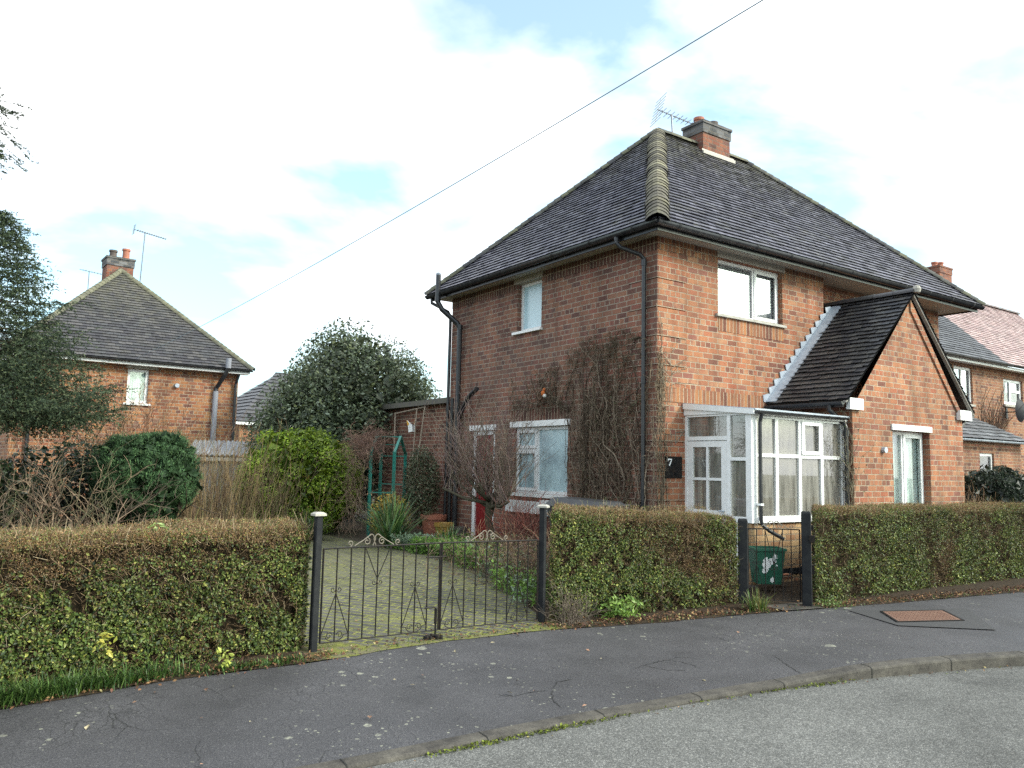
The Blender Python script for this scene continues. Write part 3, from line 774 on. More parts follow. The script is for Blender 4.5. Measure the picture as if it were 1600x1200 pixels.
# window wall (faces -y)
mb.box(PX, PX + .13, PY, PY + .1, -.74, z1 + .04)                 # corner post
mb.box(PR_ - .07, PR_, PY, PY + .08, z0, z1)
mb.box(PX + .131, PR_ - .071, PY - .02, PY + .09, z0, z0 + .09)
mb.box(PX + .131, PR_ - .071, PY, PY + .08, z1 - .04, z1)
xs = [PX + .14, 1.17, 1.72, 2.27, PR_ - .07]
for x in xs[1:4]: mb.box(x - .03, x + .03, PY, PY + .08, z0 + .09, z1 - .04)
for i in range(4): mb.box(xs[i] + (.031 if i else -.009), xs[i + 1] - (.031 if i < 3 else .001), PY + .002, PY + .078, .20, .25)
# door wall (faces -x)
mb.box(PX, PX + .07, -.065, -.012, -1.55, z1 + .03); mb.box(PX, PX + .07, -.90, -.84, -1.55, z1)
mb.box(PX, PX + .07, -.839, -.066, .44, .50); mb.box(PX, PX + .07, PY + .1, -.066, z1 - .0, z1 + .03)
mb.box(PX + .002, PX + .068, PY + .101, -.901, .14, .19); mb.box(PX + .002, PX + .068, PY + .101, -.901, -.74, -.66); mb.box(PX + .01, PX + .06, PY + .101, -.901, -1.55, -.745)
pf_ = mb.build('porch_frame', M['white_old'], po)
# casement in the third bay
mb = MB(); a, b = 1.755, 2.235
mb.box(a, b, PY - .022, PY - .002, .255, .31); mb.box(a, b, PY - .022, PY - .002, .70, .755); mb.box(a, a + .06, PY - .022, PY - .002, .311, .699); mb.box(b - .06, b, PY - .022, PY - .002, .311, .699)
mb.build('casement', M['white_old'], po)
for i in range(4):
    for (c, d) in ((z0 + .09, .20), (.25, z1 - .04)):
        g = MB(); g.box(xs[i] + (.031 if i else 0), xs[i + 1] - (.031 if i < 3 else 0), PY + .03, PY + .036, c, d); g.build('pane', M['glass_porch'], po)
for (ya, yb, c, d) in ((-.839, -.066, .50, z1), (PY + .101, -.901, .19, z1), (PY + .101, -.901, -.66, .14)):
    g = MB(); g.box(PX + .03, PX + .036, ya, yb, c, d); g.build('pane', M['glass_porch'], po)
# porch door
mb = MB(); ya, yb = -.835, -.07
for (p, q, c, d) in ((ya, ya + .11, -1.5, .43), (yb - .1, yb, -1.5, .43), (ya + .11, yb - .1, .34, .43), (ya + .11, yb - .1, -1.5, -1.25), (-.475, -.435, -.60, .34), (ya + .11, -.476, -.16, -.12), (-.434, yb - .1, -.16, -.12), (ya + .11, yb - .1, -.68, -.60)):
    mb.box(PX + .01, PX + .055, p, q, c, d)
mb.box(PX + .02, PX + .04, ya + .11, yb - .1, -1.25, -.68)
pd = mb.build('porch_door', M['white_old'], po)
mb = MB(); mb.tube([(PX - .03, -.78, -.6), (PX - .03, -.70, -.6)], .012, 8); mb.tube([(PX + .01, -.78, -.6), (PX - .03, -.78, -.6)], .01, 8); mb.build('door_handle', M['lead'], po)
for (p, q) in ((ya + .11, -.476), (-.434, yb - .1)):
    for (c, d) in ((-.60, -.16), (-.12, .34)):
        g = MB(); g.box(PX + .03, PX + .035, p, q, c, d); g.build('pane', M['glass_porch'], po)
# porch roof: flat with a sloping side board
mb = MB()
mb.hexa([(PX - .03, PY - .1, .86), (PR_, PY - .1, .86), (PR_, -.0155, 1.0), (PX - .03, -.0155, 1.0), (PX - .03, PY - .1, .885), (PR_, PY - .1, .885), (PR_, -.0155, 1.025), (PX - .03, -.0155, 1.025)])
mb.build('porch_roof', M['lead'], po)
mb = MB()
mb.poly_prism([(PX - .02, -.0155, .832), (PX - .02, PY - .06, .832), (PX - .02, PY - .06, .852), (PX - .02, -.0155, .99)], (.03, 0, 0))
mb.poly_prism([(PX - .045, -.0155, .93), (PX - .045, PY - .08, .80), (PX - .045, PY - .08, .875), (PX - .045, -.0155, 1.02)], (.024, 0, 0))
mb.box(PX + .012, PR_, PY - .06, PY - .035, .80, .875)
mb.build('fascia_board', M['white_old'], po)
mb = MB(); gutter_run(mb, (PX - .02, PY - .11, .845), (PR_ - .05, PY - .11, .86), r=.035); 
mb.tube([(PX + .12, PY - .1, .83), (PX + .12, PY - .08, .76), (PX + .12, PY - .06, .7), (PX + .12, PY - .06, -.68), (PX + .13, PY - .07, -.76), (PX + .2, PY - .14, -.84), (PX + .36, PY - .26, -.95)], .027, 10)
mb.build('downpipe', M['black'], po)
mb = MB(); mb.box(PX + .09, PX + .15, PY - .09, PY - .001, -.49, -.46); mb.build('pipe_clip', M['white'], po)
# porch interior: inner white door frame, curtain, red cloth
mb = MB(); mb.box(PX + .3, PX + .36, -.05, -.012, -1.5, .5); mb.box(PX + 1.1, PX + 1.16, -.05, -.012, -1.5, .5); mb.box(PX + .36, PX + 1.1, -.05, -.012, .42, .5)
mb.build('inner_frame', M['white_old'], po)
mb = MB(); mb.box(PX + .36, PX + 1.1, -.03, -.012, -1.5, .42); mb.build('inner_door', M['dark_room'], po)
mb = MB(); mb.box(2.45, 2.8, -.5, -.46, -1.5, -.15); mb.build('hanging_cloth', M['reddoor'], po)
mb = MB(); mb.box(PX, PR_, PY + .131, -.012, -1.56, -1.47); mb.build('porch_floor', M['concrete'], po)
# low shelf with boxes seen through the panes
mb = MB(); mb.box(1.3, 2.2, -.75, -.35, -.62, -.58); mb.box(1.35, 1.4, -.7, -.4, -1.47, -.62); mb.box(2.1, 2.15, -.7, -.4, -1.47, -.62); mb.build('shelf', M['soffit'], po)

# ---- gabled front extension
GX0, GX1, GY = 2.88, 6.36, -1.42; GA = 4.66; ZG = 1.02; ZA = 2.95
frG = (vec(GX0, GY, G0), vec(1, 0, 0), Zv, vec(0, -1, 0))
mb = MB()
wall_panel(mb, frG, GX1 - GX0, ZG - G0, [(4.02 - GX0, 5.2 - GX0, sv(-.75), sv(.72))], reveal=.14)
mb.add([(GX0, GY, ZG), (GX1, GY, ZG), (GA, GY, ZA)], [(0, 1, 2)])
mb.quad(vec(GX0, GY, G0), vec(GX0, .0, G0), vec(GX0, .0, ZG + .1), vec(GX0, GY, ZG + .1))
mb.quad(vec(GX1, GY, G0), vec(GX1, .32, G0), vec(GX1, .32, ZG + .1), vec(GX1, GY, ZG + .1))
# raking brick verge, both sides
for s_ in (0, 1):
    xa, xb = (GX0 - .02, GX1 + .02)[s_], GA
    dx = xb - xa; dz = ZA + .06 - (ZG + .0); L = math.hypot(dx, dz); nx, nz = -dz / L * (1 if dx > 0 else -1), abs(dx) / L
    a = vec(xa, GY - .001, ZG); b = vec(xb, GY - .001, ZA + .06); o = vec(-nx * -1, 0, -nz) * .16
    if s_: mb.poly_prism([a, b, b + vec(0, 0, -.2), a + vec(-.14, 0, .02)], (0, -.028, 0))
ext = mb.build('extension_wall', M['brick_front'], house)
w = window(house, frG, 4.02 - GX0, 5.2 - GX0, sv(-.75), sv(.72), .13, mull=(.44,), wid=.06, glass='glass', cur='curtain', casements=((1, 0),))
tag(w, label='tall white window with net curtains in the gabled extension')
mb = MB(); mb.box(3.98, 5.24, GY - .03, GY + .04, .722, .82); mb.build('lintel', M['white'], house)
mb = MB(); mb.tube([(3.72, GY, .38), (3.72, GY - .06, .38)], .05, 10); mb.build('wall_vent', M['lead'], house)
# kneeler boxes
mb = MB(); mb.box(GX0 - .17, GX0 + .2, GY - .075, GY - .002, .99, 1.17); mb.build('eave_box', M['white'], house)
mb = MB(); mb.box(GX1 - .2, GX1 + .22, GY - .075, GY - .002, .99, 1.17); mb.build('eave_box', M['white'], house)
# extension roof
EX0, EX1 = GX0 - .28, GX1 + .28; EZ = 1.12; EA = ZA + .16
slL = math.hypot(GA - EX0, EA - EZ); slR = math.hypot(EX1 - GA, EA - EZ)
mb = MB(); rnd = random.Random(9)
WL = vec(GA - EX0, 0, EA - EZ) / slL; WR = vec(GA - EX1, 0, EA - EZ) / slR
kw = dict(gauge=.115, tw=.17, lift=.034, wav=.03, rnd=rnd, cols=((.05, .05, .053), (.035, .035, .04), (.065, .063, .062)))
D = .32 - (GY - .1)
tile_plane(mb, vec(EX0, .0, EZ), vec(0, -1, 0), WL, [(0, 0), (1.53, 0), (1.53, slL), (0, slL)], **kw)
# part behind the step in the wall
tile_plane(mb, vec(EX0, .32, EZ), vec(0, -1, 0), WL, [(0, slL * .985), (.32, slL * .985), (.32, slL), (0, slL)], **kw)
tile_plane(mb, vec(EX1, GY - .1, EZ), vec(0, 1, 0), WR, [(0, 0), (D, 0), (D, slR), (0, slR)], **kw)
er = mb.build('extension_roof', M['tile_ext'], house)
mb = MB(); ridge_tiles(mb, (GA, GY - .13, EA + .02), (GA, .3, EA + .02), rad=.1, L=.38, cols=((.05, .05, .05), (.07, .07, .07), (.045, .045, .05))); mb.build('ridge_tiles', M['tile_ext'], er)
mb = MB()
for (E_, W_, l_) in ((EX1, WR, slR), (EX0, WL, slL)):   # thin mortared undercloak beneath the tile ends
    p = vec(E_, GY - .085, EZ); q = p + W_ * l_; dn = vec(0, 0, -.035)
    mb.poly_prism([p + dn, q + dn, q + vec(0, 0, -.004), p + vec(0, 0, -.004)], (0, .06, 0))
p = vec(GA, GY - .14, EA + .06); mb.lathe([(0, -.07), (.06, -.06), (.075, 0), (.05, .05), (0, .07)], p[0], p[1], p[2], 10)
mb.build('verge', M['sill'], er)
mb = MB(); gutter_run(mb, (EX0 - .04, -.03, EZ - .02), (EX0 - .04, GY - .05, EZ - .02), r=.05)
mb.box(EX0 + .02, EX0 + .045, GY - .0, -.01, EZ - .1, EZ - .0)
mb.build('gutter', M['black'], house)
mb = MB(); gutter_run(mb, (EX1 + .04, .25, EZ - .02), (EX1 + .04, GY - .05, EZ - .02), r=.05); mb.build('gutter', M['black'], house)
downpipe(house, [(EX0 - .03, GY + .2, EZ - .05), (EX0 - .03, GY + .2, EZ - .14), (GX0 - .08, GY + .1, .78), (GX0 - .07, GY + .07, .7), (GX0 - .07, GY + .07, -1.5)], sockets=[(GX0 - .07, GY + .07, .62)])
downpipe(house, [(EX1 + .02, GY + .12, EZ - .05), (EX1, GY + .1, EZ - .14), (GX1 + .07, GY + .1, .82), (GX1 + .07, GY + .1, -1.5)])
# stepped lead flashing where the lean roof meets the front wall
mb = MB(); nst = 13
for i in range(nst):
    jg = random.uniform(-.012, .016); f0, f1 = i / nst + (random.uniform(-.006, .006) if i else 0), (i + 1) / nst
    a = vec(EX0 - .03, -.016, EZ + .05) + WL * slL * .955 * f0; b = vec(EX0 - .03, -.016, EZ + .05) + WL * slL * .955 * f1
    mb.poly_prism([a + vec(.10, 0, -.02), b + vec(.10, 0, -.02), b + vec(-.02, 0, .0), b + vec(-.075, 0, .0), a + vec(-.075, 0, .105 + jg), a + vec(-.05 - jg, 0, .0)], (0, -.01, 0))
a = vec(EX0 - .03, -.03, EZ + .05); b = a + WL * slL * .955
mb.poly_prism([a + vec(.0, 0, .0), b + vec(.0, 0, .0), b + vec(.05, -.16, -.0), a + vec(.05, -.16, -.0)], (0, 0, .012))
mb.build('lead_flashing', M['lead'], house)

# ---- single storey flat roofed wing behind the side wall
wing = empty('brick_outbuilding', (.3, Y1 + .03, -1.6), label='low flat roofed brick outbuilding behind the side wall pipes', cat='outbuilding')
mb = MB(); fo_ = (vec(0, 4.2, 0), vec(0, -1, 0), Zv, vec(-1, 0, 0)); wall_panel(mb, fo_, 4.2, 2.95, [])
mb.quad(vec(0, 4.2, 0), vec(5, 4.2, 0), vec(5, 4.2, 2.95), vec(0, 4.2, 2.95)); mb.quad(vec(0, 0, 0), vec(5, 0, 0), vec(5, 0, 2.95), vec(0, 0, 2.95)); mb.quad(vec(5, 0, 0), vec(5, 4.2, 0), vec(5, 4.2, 2.95), vec(5, 0, 2.95))
mb.build('wall', M['brick_dark'], wing)
mb = MB(); mb.box(-.18, 5.2, -.0, 4.4, 2.95, 3.07); mb.build('roof', mat_plain('felt_roof', (.12, .11, .1), .9, dirt_tone=(.14, .14, .08), damt=.7), wing)

# ================================================================== HOUSE ON THE LEFT
LH = empty('brick_house', (-1.81, 14.39, 0), R(2.9), label='brick house with mossy pyramid roof seen beyond the spruce on the left', cat='house')
zt = 2.57; W5 = 5.95
fr = (vec(-W5 + .12, .35, -2.6), vec(1, 0, 0), Zv, vec(0, -1, 0)); wl = W5 - .42
mb = MB(); wall_panel(mb, fr, wl, zt + 2.6, [(wl - 2.95 + .0, wl - 2.42, 4.06, 4.97)], reveal=.1)
fr2 = (vec(-W5 + .12, 10, -2.6), vec(0, -1, 0), Zv, vec(-1, 0, 0)); wall_panel(mb, fr2, 9.65, zt + 2.6, [(7.4, 9.0, 3.9, 4.9)], reveal=.1)
mb.quad(vec(-.3, .35, -2.6), vec(-.3, 10, -2.6), vec(-.3, 10, zt), vec(-.3, .35, zt)); mb.quad(vec(-.3, 10, -2.6), vec(-W5 + .12, 10, -2.6), vec(-W5 + .12, 10, zt), vec(-.3, 10, zt))
mb.build('wall', M['brick_left'], LH)
w = window(LH, fr, wl - 2.95, wl - 2.42, 4.06, 4.97, .06, wid=.07, glass='glass', cur='curtain')
w = window(LH, fr2, 7.4, 9.0, 3.9, 4.9, .06, mull=(.5,), wid=.07, glass='glass', cur=None)
mb = MB(); mb.fbox(fr, wl - 3.0, wl - 2.2, 4.98, 5.05, .001, .03); mb.build('lintel', M['sill'], LH)
mb = MB(); mb.fbox(fr, wl - 3.02, wl - 2.34, 4.0, 4.05, .001, .06); mb.build('sill', M['white'], LH)
# roof: ridge runs away from the camera; build it with the ridge along local y
rr = empty('roof_frame', (0, 0, 0)); bpy.data.objects.remove(rr)
half = 3.05; rise = 2.98; sl = math.hypot(half, rise); cw, cz = half / sl, rise / sl; rnd = random.Random(4)
x0, x1, y0, y1 = -6.12, -.02, 0.0, 10.4
mb = MB(); kw = dict(gauge=.125, tw=.18, rnd=rnd, lift=.03, cols=((.06, .06, .065), (.05, .048, .055), (.08, .076, .078)))
tile_plane(mb, vec(x0, y0, zt), vec(1, 0, 0), vec(0, cw, cz), [(0, 0), (6.1, 0), (3.05, sl)], **kw)
tile_plane(mb, vec(x0, y1, zt), vec(0, -1, 0), vec(cw, 0, cz), [(0, 0), (10.4, 0), (7.35, sl), (0, sl)], **kw)
kw['gauge'] = .25
tile_plane(mb, vec(x1, y0, zt), vec(0, 1, 0), vec(-cw, 0, cz), [(0, 0), (10.4, 0), (10.4, sl), (3.05, sl)], **kw)
lr = mb.build('roof', M['tile_left'], LH)
A = vec(-3.07, 3.05, zt + rise); mb = MB()
lc = ((.13, .125, .08), (.1, .1, .07), (.15, .145, .095))
for xx_ in (x0, x1):
    mb = MB(); bonnets(mb, (xx_, y0, zt + .01), A, sl, None, None, .125, rad=.09, cols=lc); mb.build('hip_tiles', M['tile_left'], lr)
mb = MB(); ridge_tiles(mb, A, (-3.07, 10.3, zt + rise)); mb.build('ridge_tiles', M['bonnet'], lr)
chimney(lr, -3.03, 3.75, zt + 2.2, 6.04, .74, .7, [(-.18, -.1, .24, 'darkpot'), (.18, -.1, .34, 'terracotta')])
mb = MB(); mb.box(x0 + .05, x1 - .05, y0 + .06, y0 + .085, zt - .12, zt - .02); mb.box(x0 + .06, x1 - .06, y0 + .085, .34, zt - .12, zt - .1); mb.build('fascia', M['white'], LH)
mb = MB(); gutter_run(mb, (x0, y0 + .0, zt + .0), (x1, y0 + .0, zt - .0), r=.05); mb.build('gutter', M['black'], LH)
M['greypipe'] = mat_plain('grey_pipe', (.26, .27, .31), .5)
downpipe(LH, [(-.75, -.1, zt + .28), (-.75, -.08, zt + .0)], r=.075, mat='greypipe', name='flue_pipe')
downpipe(LH, [(-.75, -.08, zt), (-.8, .0, zt - .2), (-.93, .27, zt - .55), (-.95, .27, zt - .65)], r=.06, name='flue_bend')
downpipe(LH, [(-.95, .27, zt - .65), (-.95, .27, -2.0)], r=.075, mat='greypipe', name='soil_pipe')
downpipe(LH, [(-.36, .1, zt - .1), (-.4, .26, zt - .4), (-.4, .28, -2.0)], r=.04)
downpipe(LH, [(-W5 + .5, .28, zt - .1), (-W5 + .5, .28, -2.0)], r=.045)
mb = MB(); mb.tube([(-2.0 + .0, .33, 2.0), (-2.0, .25, 2.0)], .06, 10); mb.build('wall_vent', M['lead'], LH)

# ---- TV aerials
def yagi(name, base, top, boom_dir, L, n, el, label, refl=True, rad=.01, drop=.0):
    t = empty(name, tuple(base), label=label, cat='tv aerial')
    base = np.array(base, float); top = np.array(top, float) - base; z = np.zeros(3)
    m = MB(); m.tube([z, top], .018, 8); m.build('mast', M['aerial'], t)
    bd = np.array(boom_dir, float); bd /= np.linalg.norm(bd); sd = np.cross(bd, Zv); sd /= np.linalg.norm(sd); upv = np.cross(sd, bd)
    m = MB(); m.tube([top - bd * L * .35, top + bd * L * .65], rad, 6)
    for k in range(n):
        p = top + bd * L * (-.22 + .85 * k / (n - 1)); w = el * (1 - .35 * k / n)
        m.tube([p - sd * w, p + sd * w], rad * .6, 4); m.tube([p - upv * .02, p + upv * .03], rad * 1.6, 4)
    o = m.build('boom', M['aerial'], t)
    if refl:
        m = MB(); p = top - bd * L * .33
        m.tube([p - upv * el * 1.5, p + upv * el * 1.5], rad * .7, 4)
        for k in range(8):
            q = p + upv * el * 1.5 * (-1 + 2 * k / 7) - bd * .0
            m.tube([q - sd * el * 1.35, q + sd * el * 1.35], rad * .55, 4)
        m.build('reflector', M['aerial'], t)
    return t
yagi('tv_aerial', (3.85, 3.35, 7.15), (3.8, 3.35, 7.82), (.95, -.35, -.26), 1.0, 9, .2, 'tv aerial with a grid reflector on the ridge of the main house')
yagi('tv_aerial', (-4.35, 18.2, 5.4), (-4.3, 18.2, 7.08), (.97, .1, -.12), 1.0, 13, .1, 'thin tv aerial beside the chimney of the left house', refl=True, rad=.012)
yagi('tv_aerial', (-5.2, 23.5, 5.3), (-5.2, 23.5, 6.7), (1, 0, -.1), .9, 9, .09, 'far small tv aerial low behind the roof of the left house', refl=False, rad=.012)

# ================================================================== NEIGHBOURING PAIR ON THE RIGHT
NB = empty('brick_house', (12, 3.5, 0), label='brick house with half black half pink tiled roof behind the gable', cat='house')
frN = (vec(0, 0, -1.8), vec(1, 0, 0), Zv, vec(0, -1, 0))
mb = MB(); wall_panel(mb, frN, 16, 5.35, [(4.2, 5.35, 4.0, 5.15), (7.43, 8.8, 4.15, 5.0)], reveal=.08)
mb.quad(vec(0, 0, -1.8), vec(0, 6.8, -1.8), vec(0, 6.8, 3.55), vec(0, 0, 3.55)); mb.quad(vec(16, 0, -1.8), vec(16, 6.8, -1.8), vec(16, 6.8, 3.55), vec(16, 0, 3.55)); mb.quad(vec(0, 6.8, -1.8), vec(16, 6.8, -1.8), vec(16, 6.8, 3.55), vec(0, 6.8, 3.55))
mb.build('wall', M['brick_nb'], NB)
window(NB, frN, 4.2, 5.35, 4.0, 5.15, .06, mull=(.5,), wid=.08, glass='glass', cur=None)
window(NB, frN, 7.43, 8.8, 4.15, 5.0, .06, mull=(.42,), trans=((1, .55),), wid=.09, glass='glass', cur=None)
mb = MB(); mb.fbox(frN, 7.38, 8.85, 4.07, 4.145, .001, .06); mb.fbox(frN, 4.15, 5.4, 3.93, 3.995, .001, .06); mb.build('sill', M['sill'], NB)
def nbcol(u, w, r):
    return r.choice(((.085, .088, .1), (.07, .072, .085))) if u < 7.35 else r.choice(((.40, .28, .27), (.36, .25, .25), (.44, .33, .32)))
rnd = random.Random(2); mb = MB(); sl = math.hypot(3.5, 3.3)
tile_plane(mb, vec(-.4, -.4, 3.58), vec(1, 0, 0), vec(0, 3.5 / sl, 3.3 / sl), [(0, 0), (16.6, 0), (16.6, sl), (3.5, sl)], gauge=.15, tw=.22, rnd=rnd, colf=nbcol, lift=.03)
tile_plane(mb, vec(-.4, 6.9, 3.58), vec(0, -1, 0), vec(3.5 / sl, 0, 3.3 / sl), [(0, 0), (7.0 + .3, 0), (3.65, sl)], gauge=.3, tw=.3, rnd=rnd, lift=.03)
nr = mb.build('roof', M['tile_nb'], NB)
mb = MB(); ridge_tiles(mb, (3.1, 3.1, 6.9), (16.2, 3.1, 6.9), cols=((.12, .07, .07), (.1, .08, .08))); bonnets(mb, (-.4, -.4, 3.6), (3.1, 3.1, 6.9), sl, None, None, .15, rad=.1, cols=((.08, .08, .09),)); mb.build('ridge_tiles', M['tile_nb'], nr)
chimney(nr, 9.6, 3.1, 6.3, 7.85, .9, .6, [(-.22, 0, .2, 'terracotta'), (.22, 0, .26, 'terracotta')], cap='brick_chimney')
mb = MB(); gutter_run(mb, (-.4, -.46, 3.56), (7.0, -.46, 3.56), r=.07); mb.build('gutter', M['black'], NB)
mb = MB(); gutter_run(mb, (7.0, -.46, 3.56), (16, -.46, 3.56), r=.06); mb.build('gutter', M['black_iron'], NB)
mb = MB(); mb.box(-.3, 6.9, -.38, -.35, 3.42, 3.54); mb.box(6.9, 16.2, -.38, -.35, 3.42, 3.5); mb.box(-.3, 16.2, -.35, -.002, 3.46, 3.48); mb.build('soffit', M['white_old'], NB)
# creeper stain patch of bare stems
st = Sticks(); rnd = random.Random(31)
for k in range(150):
    x = 5.7 + rnd.random() * 1.3; grow(st, (x, -.03, rnd.uniform(-.5, 1.6)), (rnd.gauss(0, .3), 0, 1), rnd.uniform(.6, 1.8), .014, 0, rnd, (.12, .08, .06), up=.05, wob=.16)
mb = MB(); B_ = np.array(st.b); st.into(mb)
cr = mb.build('creeper', M['bark'], None, loc=(12, 3.5, 0)); tag(cr, label='dead creeper between the two upper windows of the far right house', cat='climbing plant')
# projecting single storey bay with its own small roof
mb = MB(); frP = (vec(.2, -1.3, -1.8), vec(1, 0, 0), Zv, vec(0, -1, 0))
wall_panel(mb, frP, 5.15, 2.75, [(2.62, 3.45, 1.5, 2.43)], reveal=.08); mb.quad(vec(5.35, -1.3, -1.8), vec(5.35, 0, -1.8), vec(5.35, 0, .95), vec(5.35, -1.3, .95)); mb.quad(vec(.2, -1.3, -1.8), vec(.2, 0, -1.8), vec(.2, 0, .95), vec(.2, -1.3, .95))
bay = mb.build('bay_wall', M['brick_nb'], NB)
window(NB, frP, 2.62, 3.45, 1.5, 2.43, .05, wid=.08, glass='glass', cur=None)
mb = MB(); sl2 = math.hypot(1.5, .95)
tile_plane(mb, vec(-.1, -1.5, 1.0), vec(1, 0, 0), vec(0, 1.5 / sl2, .95 / sl2), [(0, 0), (5.7, 0), (4.3, sl2), (0, sl2)], gauge=.2, tw=.3, rnd=rnd, lift=.035, cols=((.12, .125, .14), (.09, .09, .1), (.16, .165, .18)))
tile_plane(mb, vec(5.6, -1.5, 1.0), vec(0, 1, 0), vec(-1.4 / 1.69, 0, .95 / 1.69), [(0, 0), (1.5, 0), (1.5, 1.69)], gauge=.2, tw=.3, rnd=rnd, lift=.035)
mb.build('bay_roof', M['tile_nb'], NB)
mb = MB(); gutter_run(mb, (-.1, -1.57, .98), (5.6, -1.57, .98), r=.06); mb.build('gutter', M['lead'], NB)
# satellite dish
sd = empty('satellite_dish', (19.6, 3.42, 2.12), label='dark round satellite dish under the far right window', cat='satellite dish')
mb = MB(); prof = [(r_, -.12 * (1 - (r_ / .36) ** 2)) for r_ in (.001, .1, .2, .28, .33, .36)]
V = []; F = []; nn = 24
for (r_, z_) in prof:
    for k in range(nn):
        a = 2 * math.pi * k / nn; p = vec(r_ * math.cos(a), -z_ * -1 - .32, r_ * math.sin(a) * 1.05); V.append(p)
for i in range(len(prof) - 1):
    for k in range(nn):
        a = i * nn + k; b = i * nn + (k + 1) % nn; F.append((a, b, b + nn, a + nn))
mb.add(V, F); mb.build('dish', mat_plain('dish_grey', (.02, .022, .028), .6, spec=.2), sd, smooth=True)
mb = MB(); mb.tube([(0, -.3, -.3), (.18, -.7, -.18)], .015, 6); mb.box(.13, .24, -.78, -.68, -.22, -.12); mb.build('feed_arm', M['black'], sd)
mb = MB(); mb.tube([(-.25, 0, -.05), (-.25, -.25, -.05), (0, -.38, 0)], .02, 6); mb.box(-.3, -.2, -.03, .01, -.25, .1); mb.build('wall_mount', M['black'], sd)

# ================================================================== HOUSE FAR BEHIND + SHED
FB = empty('brick_house', (1.2, 25.8, 0), R(3), label='distant house with dark ribbed roof between the left house and the holly', cat='house')
mb = MB(); mb.box(0.05, 9, 0.3, 6, -3, 1.55); mb.build('wall', M['brick_left'], FB)
mb = MB(); sl = math.hypot(3.4, 2.6)
tile_plane(mb, vec(-.2, 0, 1.62), vec(1, 0, 0), vec(0, 3.4 / sl, 2.6 / sl), [(0, 0), (9.6, 0), (6.2, sl), (2.9, sl)], gauge=.3, tw=.3, lift=.05, cols=((.08, .078, .085), (.07, .068, .075)))
tile_plane(mb, vec(-.2, 6.8, 1.62), vec(0, -1, 0), vec(3.1 / 4.05, 0, 2.6 / 4.05), [(0, 0), (6.8, 0), (3.4, 4.05)], gauge=.3, tw=.3, lift=.05, cols=((.08, .078, .085), (.07, .068, .075)))
mb.build('roof', M['tile_nb'], FB)
mb = MB(); mb.box(-.15, 9.3, .02, .06, 1.5, 1.6); mb.build('fascia', M['white'], FB)
frB = (vec(0, .295, -3), vec(1, 0, 0), Zv, vec(0, -1, 0))
mb = MB(); mb.fbox(frB, 1.4, 2.3, 3.3, 4.3, .002, .05); wf = mb.build('window', M['white'], FB); mb = MB(); mb.fbox(frB, 1.47, 2.23, 3.37, 4.23, .0505, .055); mb.build('pane', M['frosted'], wf)

shed = empty('garden_shed', (-3.6, 11.9, -1.6), R(-18), label='low shed with corrugated grey roof between the reeds and the laurel', cat='shed')
mb = MB(); mb.box(-.2, 2.1, .12, 2.2, 0, 1.68); mb.build('wall', mat_plain('render_grey', (.3, .29, .28), .9, dirt_tone=(.18, .18, .15)), shed)
mb = MB(); V = []; F = []; nx = 150
for i in range(nx + 1):
    x = -.5 + 2.9 * i / nx; z = .022 * math.sin(i / nx * 2 * math.pi * 24)
    V += [(x, -.02, 1.72 + z), (x, 2.5, 2.12 + z), (x, -.02, 1.70 + z), (x, 2.5, 2.10 + z)]
for i in range(nx):
    a = 4 * i; F += [(a, a + 4, a + 5, a + 1), (a + 2, a + 3, a + 7, a + 6), (a, a + 2, a + 6, a + 4)]
mb.add(V, F); mb.build('roof', mat_plain('corrugated_sheet', (.34, .35, .37), .6, dirt_tone=(.2, .2, .18)), shed)
mb = MB(); mb.box(-.45, 2.35, .0, .03, 1.56, 1.65); mb.build('fascia', M['soffit'], shed)

# ================================================================== GROUND, ROAD, PAVEMENT
def interp(pts, x):
    xs = [p[0] for p in pts]; return float(np.interp(x, xs, [p[1] for p in pts]))
KERB = [(-30, -3.2), (-14, -3.55), (-9, -3.85), (-7.6, -4.18), (-6.6, -4.24), (-5.9, -4.24), (-5.07, -4.26), (-4.0, -4.33), (-3.02, -4.45), (-2.07, -4.62), (-1.16, -4.86), (-.29, -5.12), (.7, -5.6), (1.8, -6.35), (2.8, -7.5), (4, -9.5)]
KTOP = [(-30, -1.735), (-4.3, -1.735), (-3.0, -1.715), (-2.2, -1.675), (-1.6, -1.66), (30, -1.66)]
EDGE = [(-30, -2.9), (-8.33, -2.36), (-7.32, -2.17), (-6.14, -2.18), (-5.02, -2.02), (-3.68, -2.09), (-2.58, -2.32), (-1.15, -2.5), (.24, -2.72), (1.85, -3.0), (4.02, -3.28), (8, -3.6), (30, -4.5)]
def edge_y(x): return interp(EDGE, x)
def gz(x, y):
    """garden level: pavement level at the hedge, rising to the house"""
    t = min(1, max(0, (y + 2.0) / 2.4)); return -1.65 + .14 * t

def strip(name, A, B, mat, nv=6, zf=None, kind='structure', parent=None):
    """sheet between two polylines of equal length"""
    mb = MB(); V = []; F = []; n = len(A)
    for i in range(n):
        for j in range(nv + 1):
            t = j / nv; p = np.array(A[i]) * (1 - t) + np.array(B[i]) * t
            if zf: p[2] = zf(p[0], p[1], p[2])
            V.append(p)
    for i in range(n - 1):
        for j in range(nv):
            a = i * (nv + 1) + j; F.append((a, a + nv + 1, a + nv + 2, a + 1))
    mb.add(V, F); o = mb.build(name, M[mat], parent); 
    if kind: o['kind'] = kind
    return o
g = MB(); g.quad(vec(-400, -400, -2.3), vec(400, -400, -2.3), vec(400, 400, -2.3), vec(-400, 400, -2.3)); o = g.build('ground', M['soil']); o['kind'] = 'structure'
# road sheet
g = MB(); g.quad(vec(-60, -40, -1.762), vec(40, -40, -1.762), vec(40, -3.0, -1.762), vec(-60, -2.6, -1.762)); o = g.build('road', M['road_asphalt']); o['kind'] = 'structure'
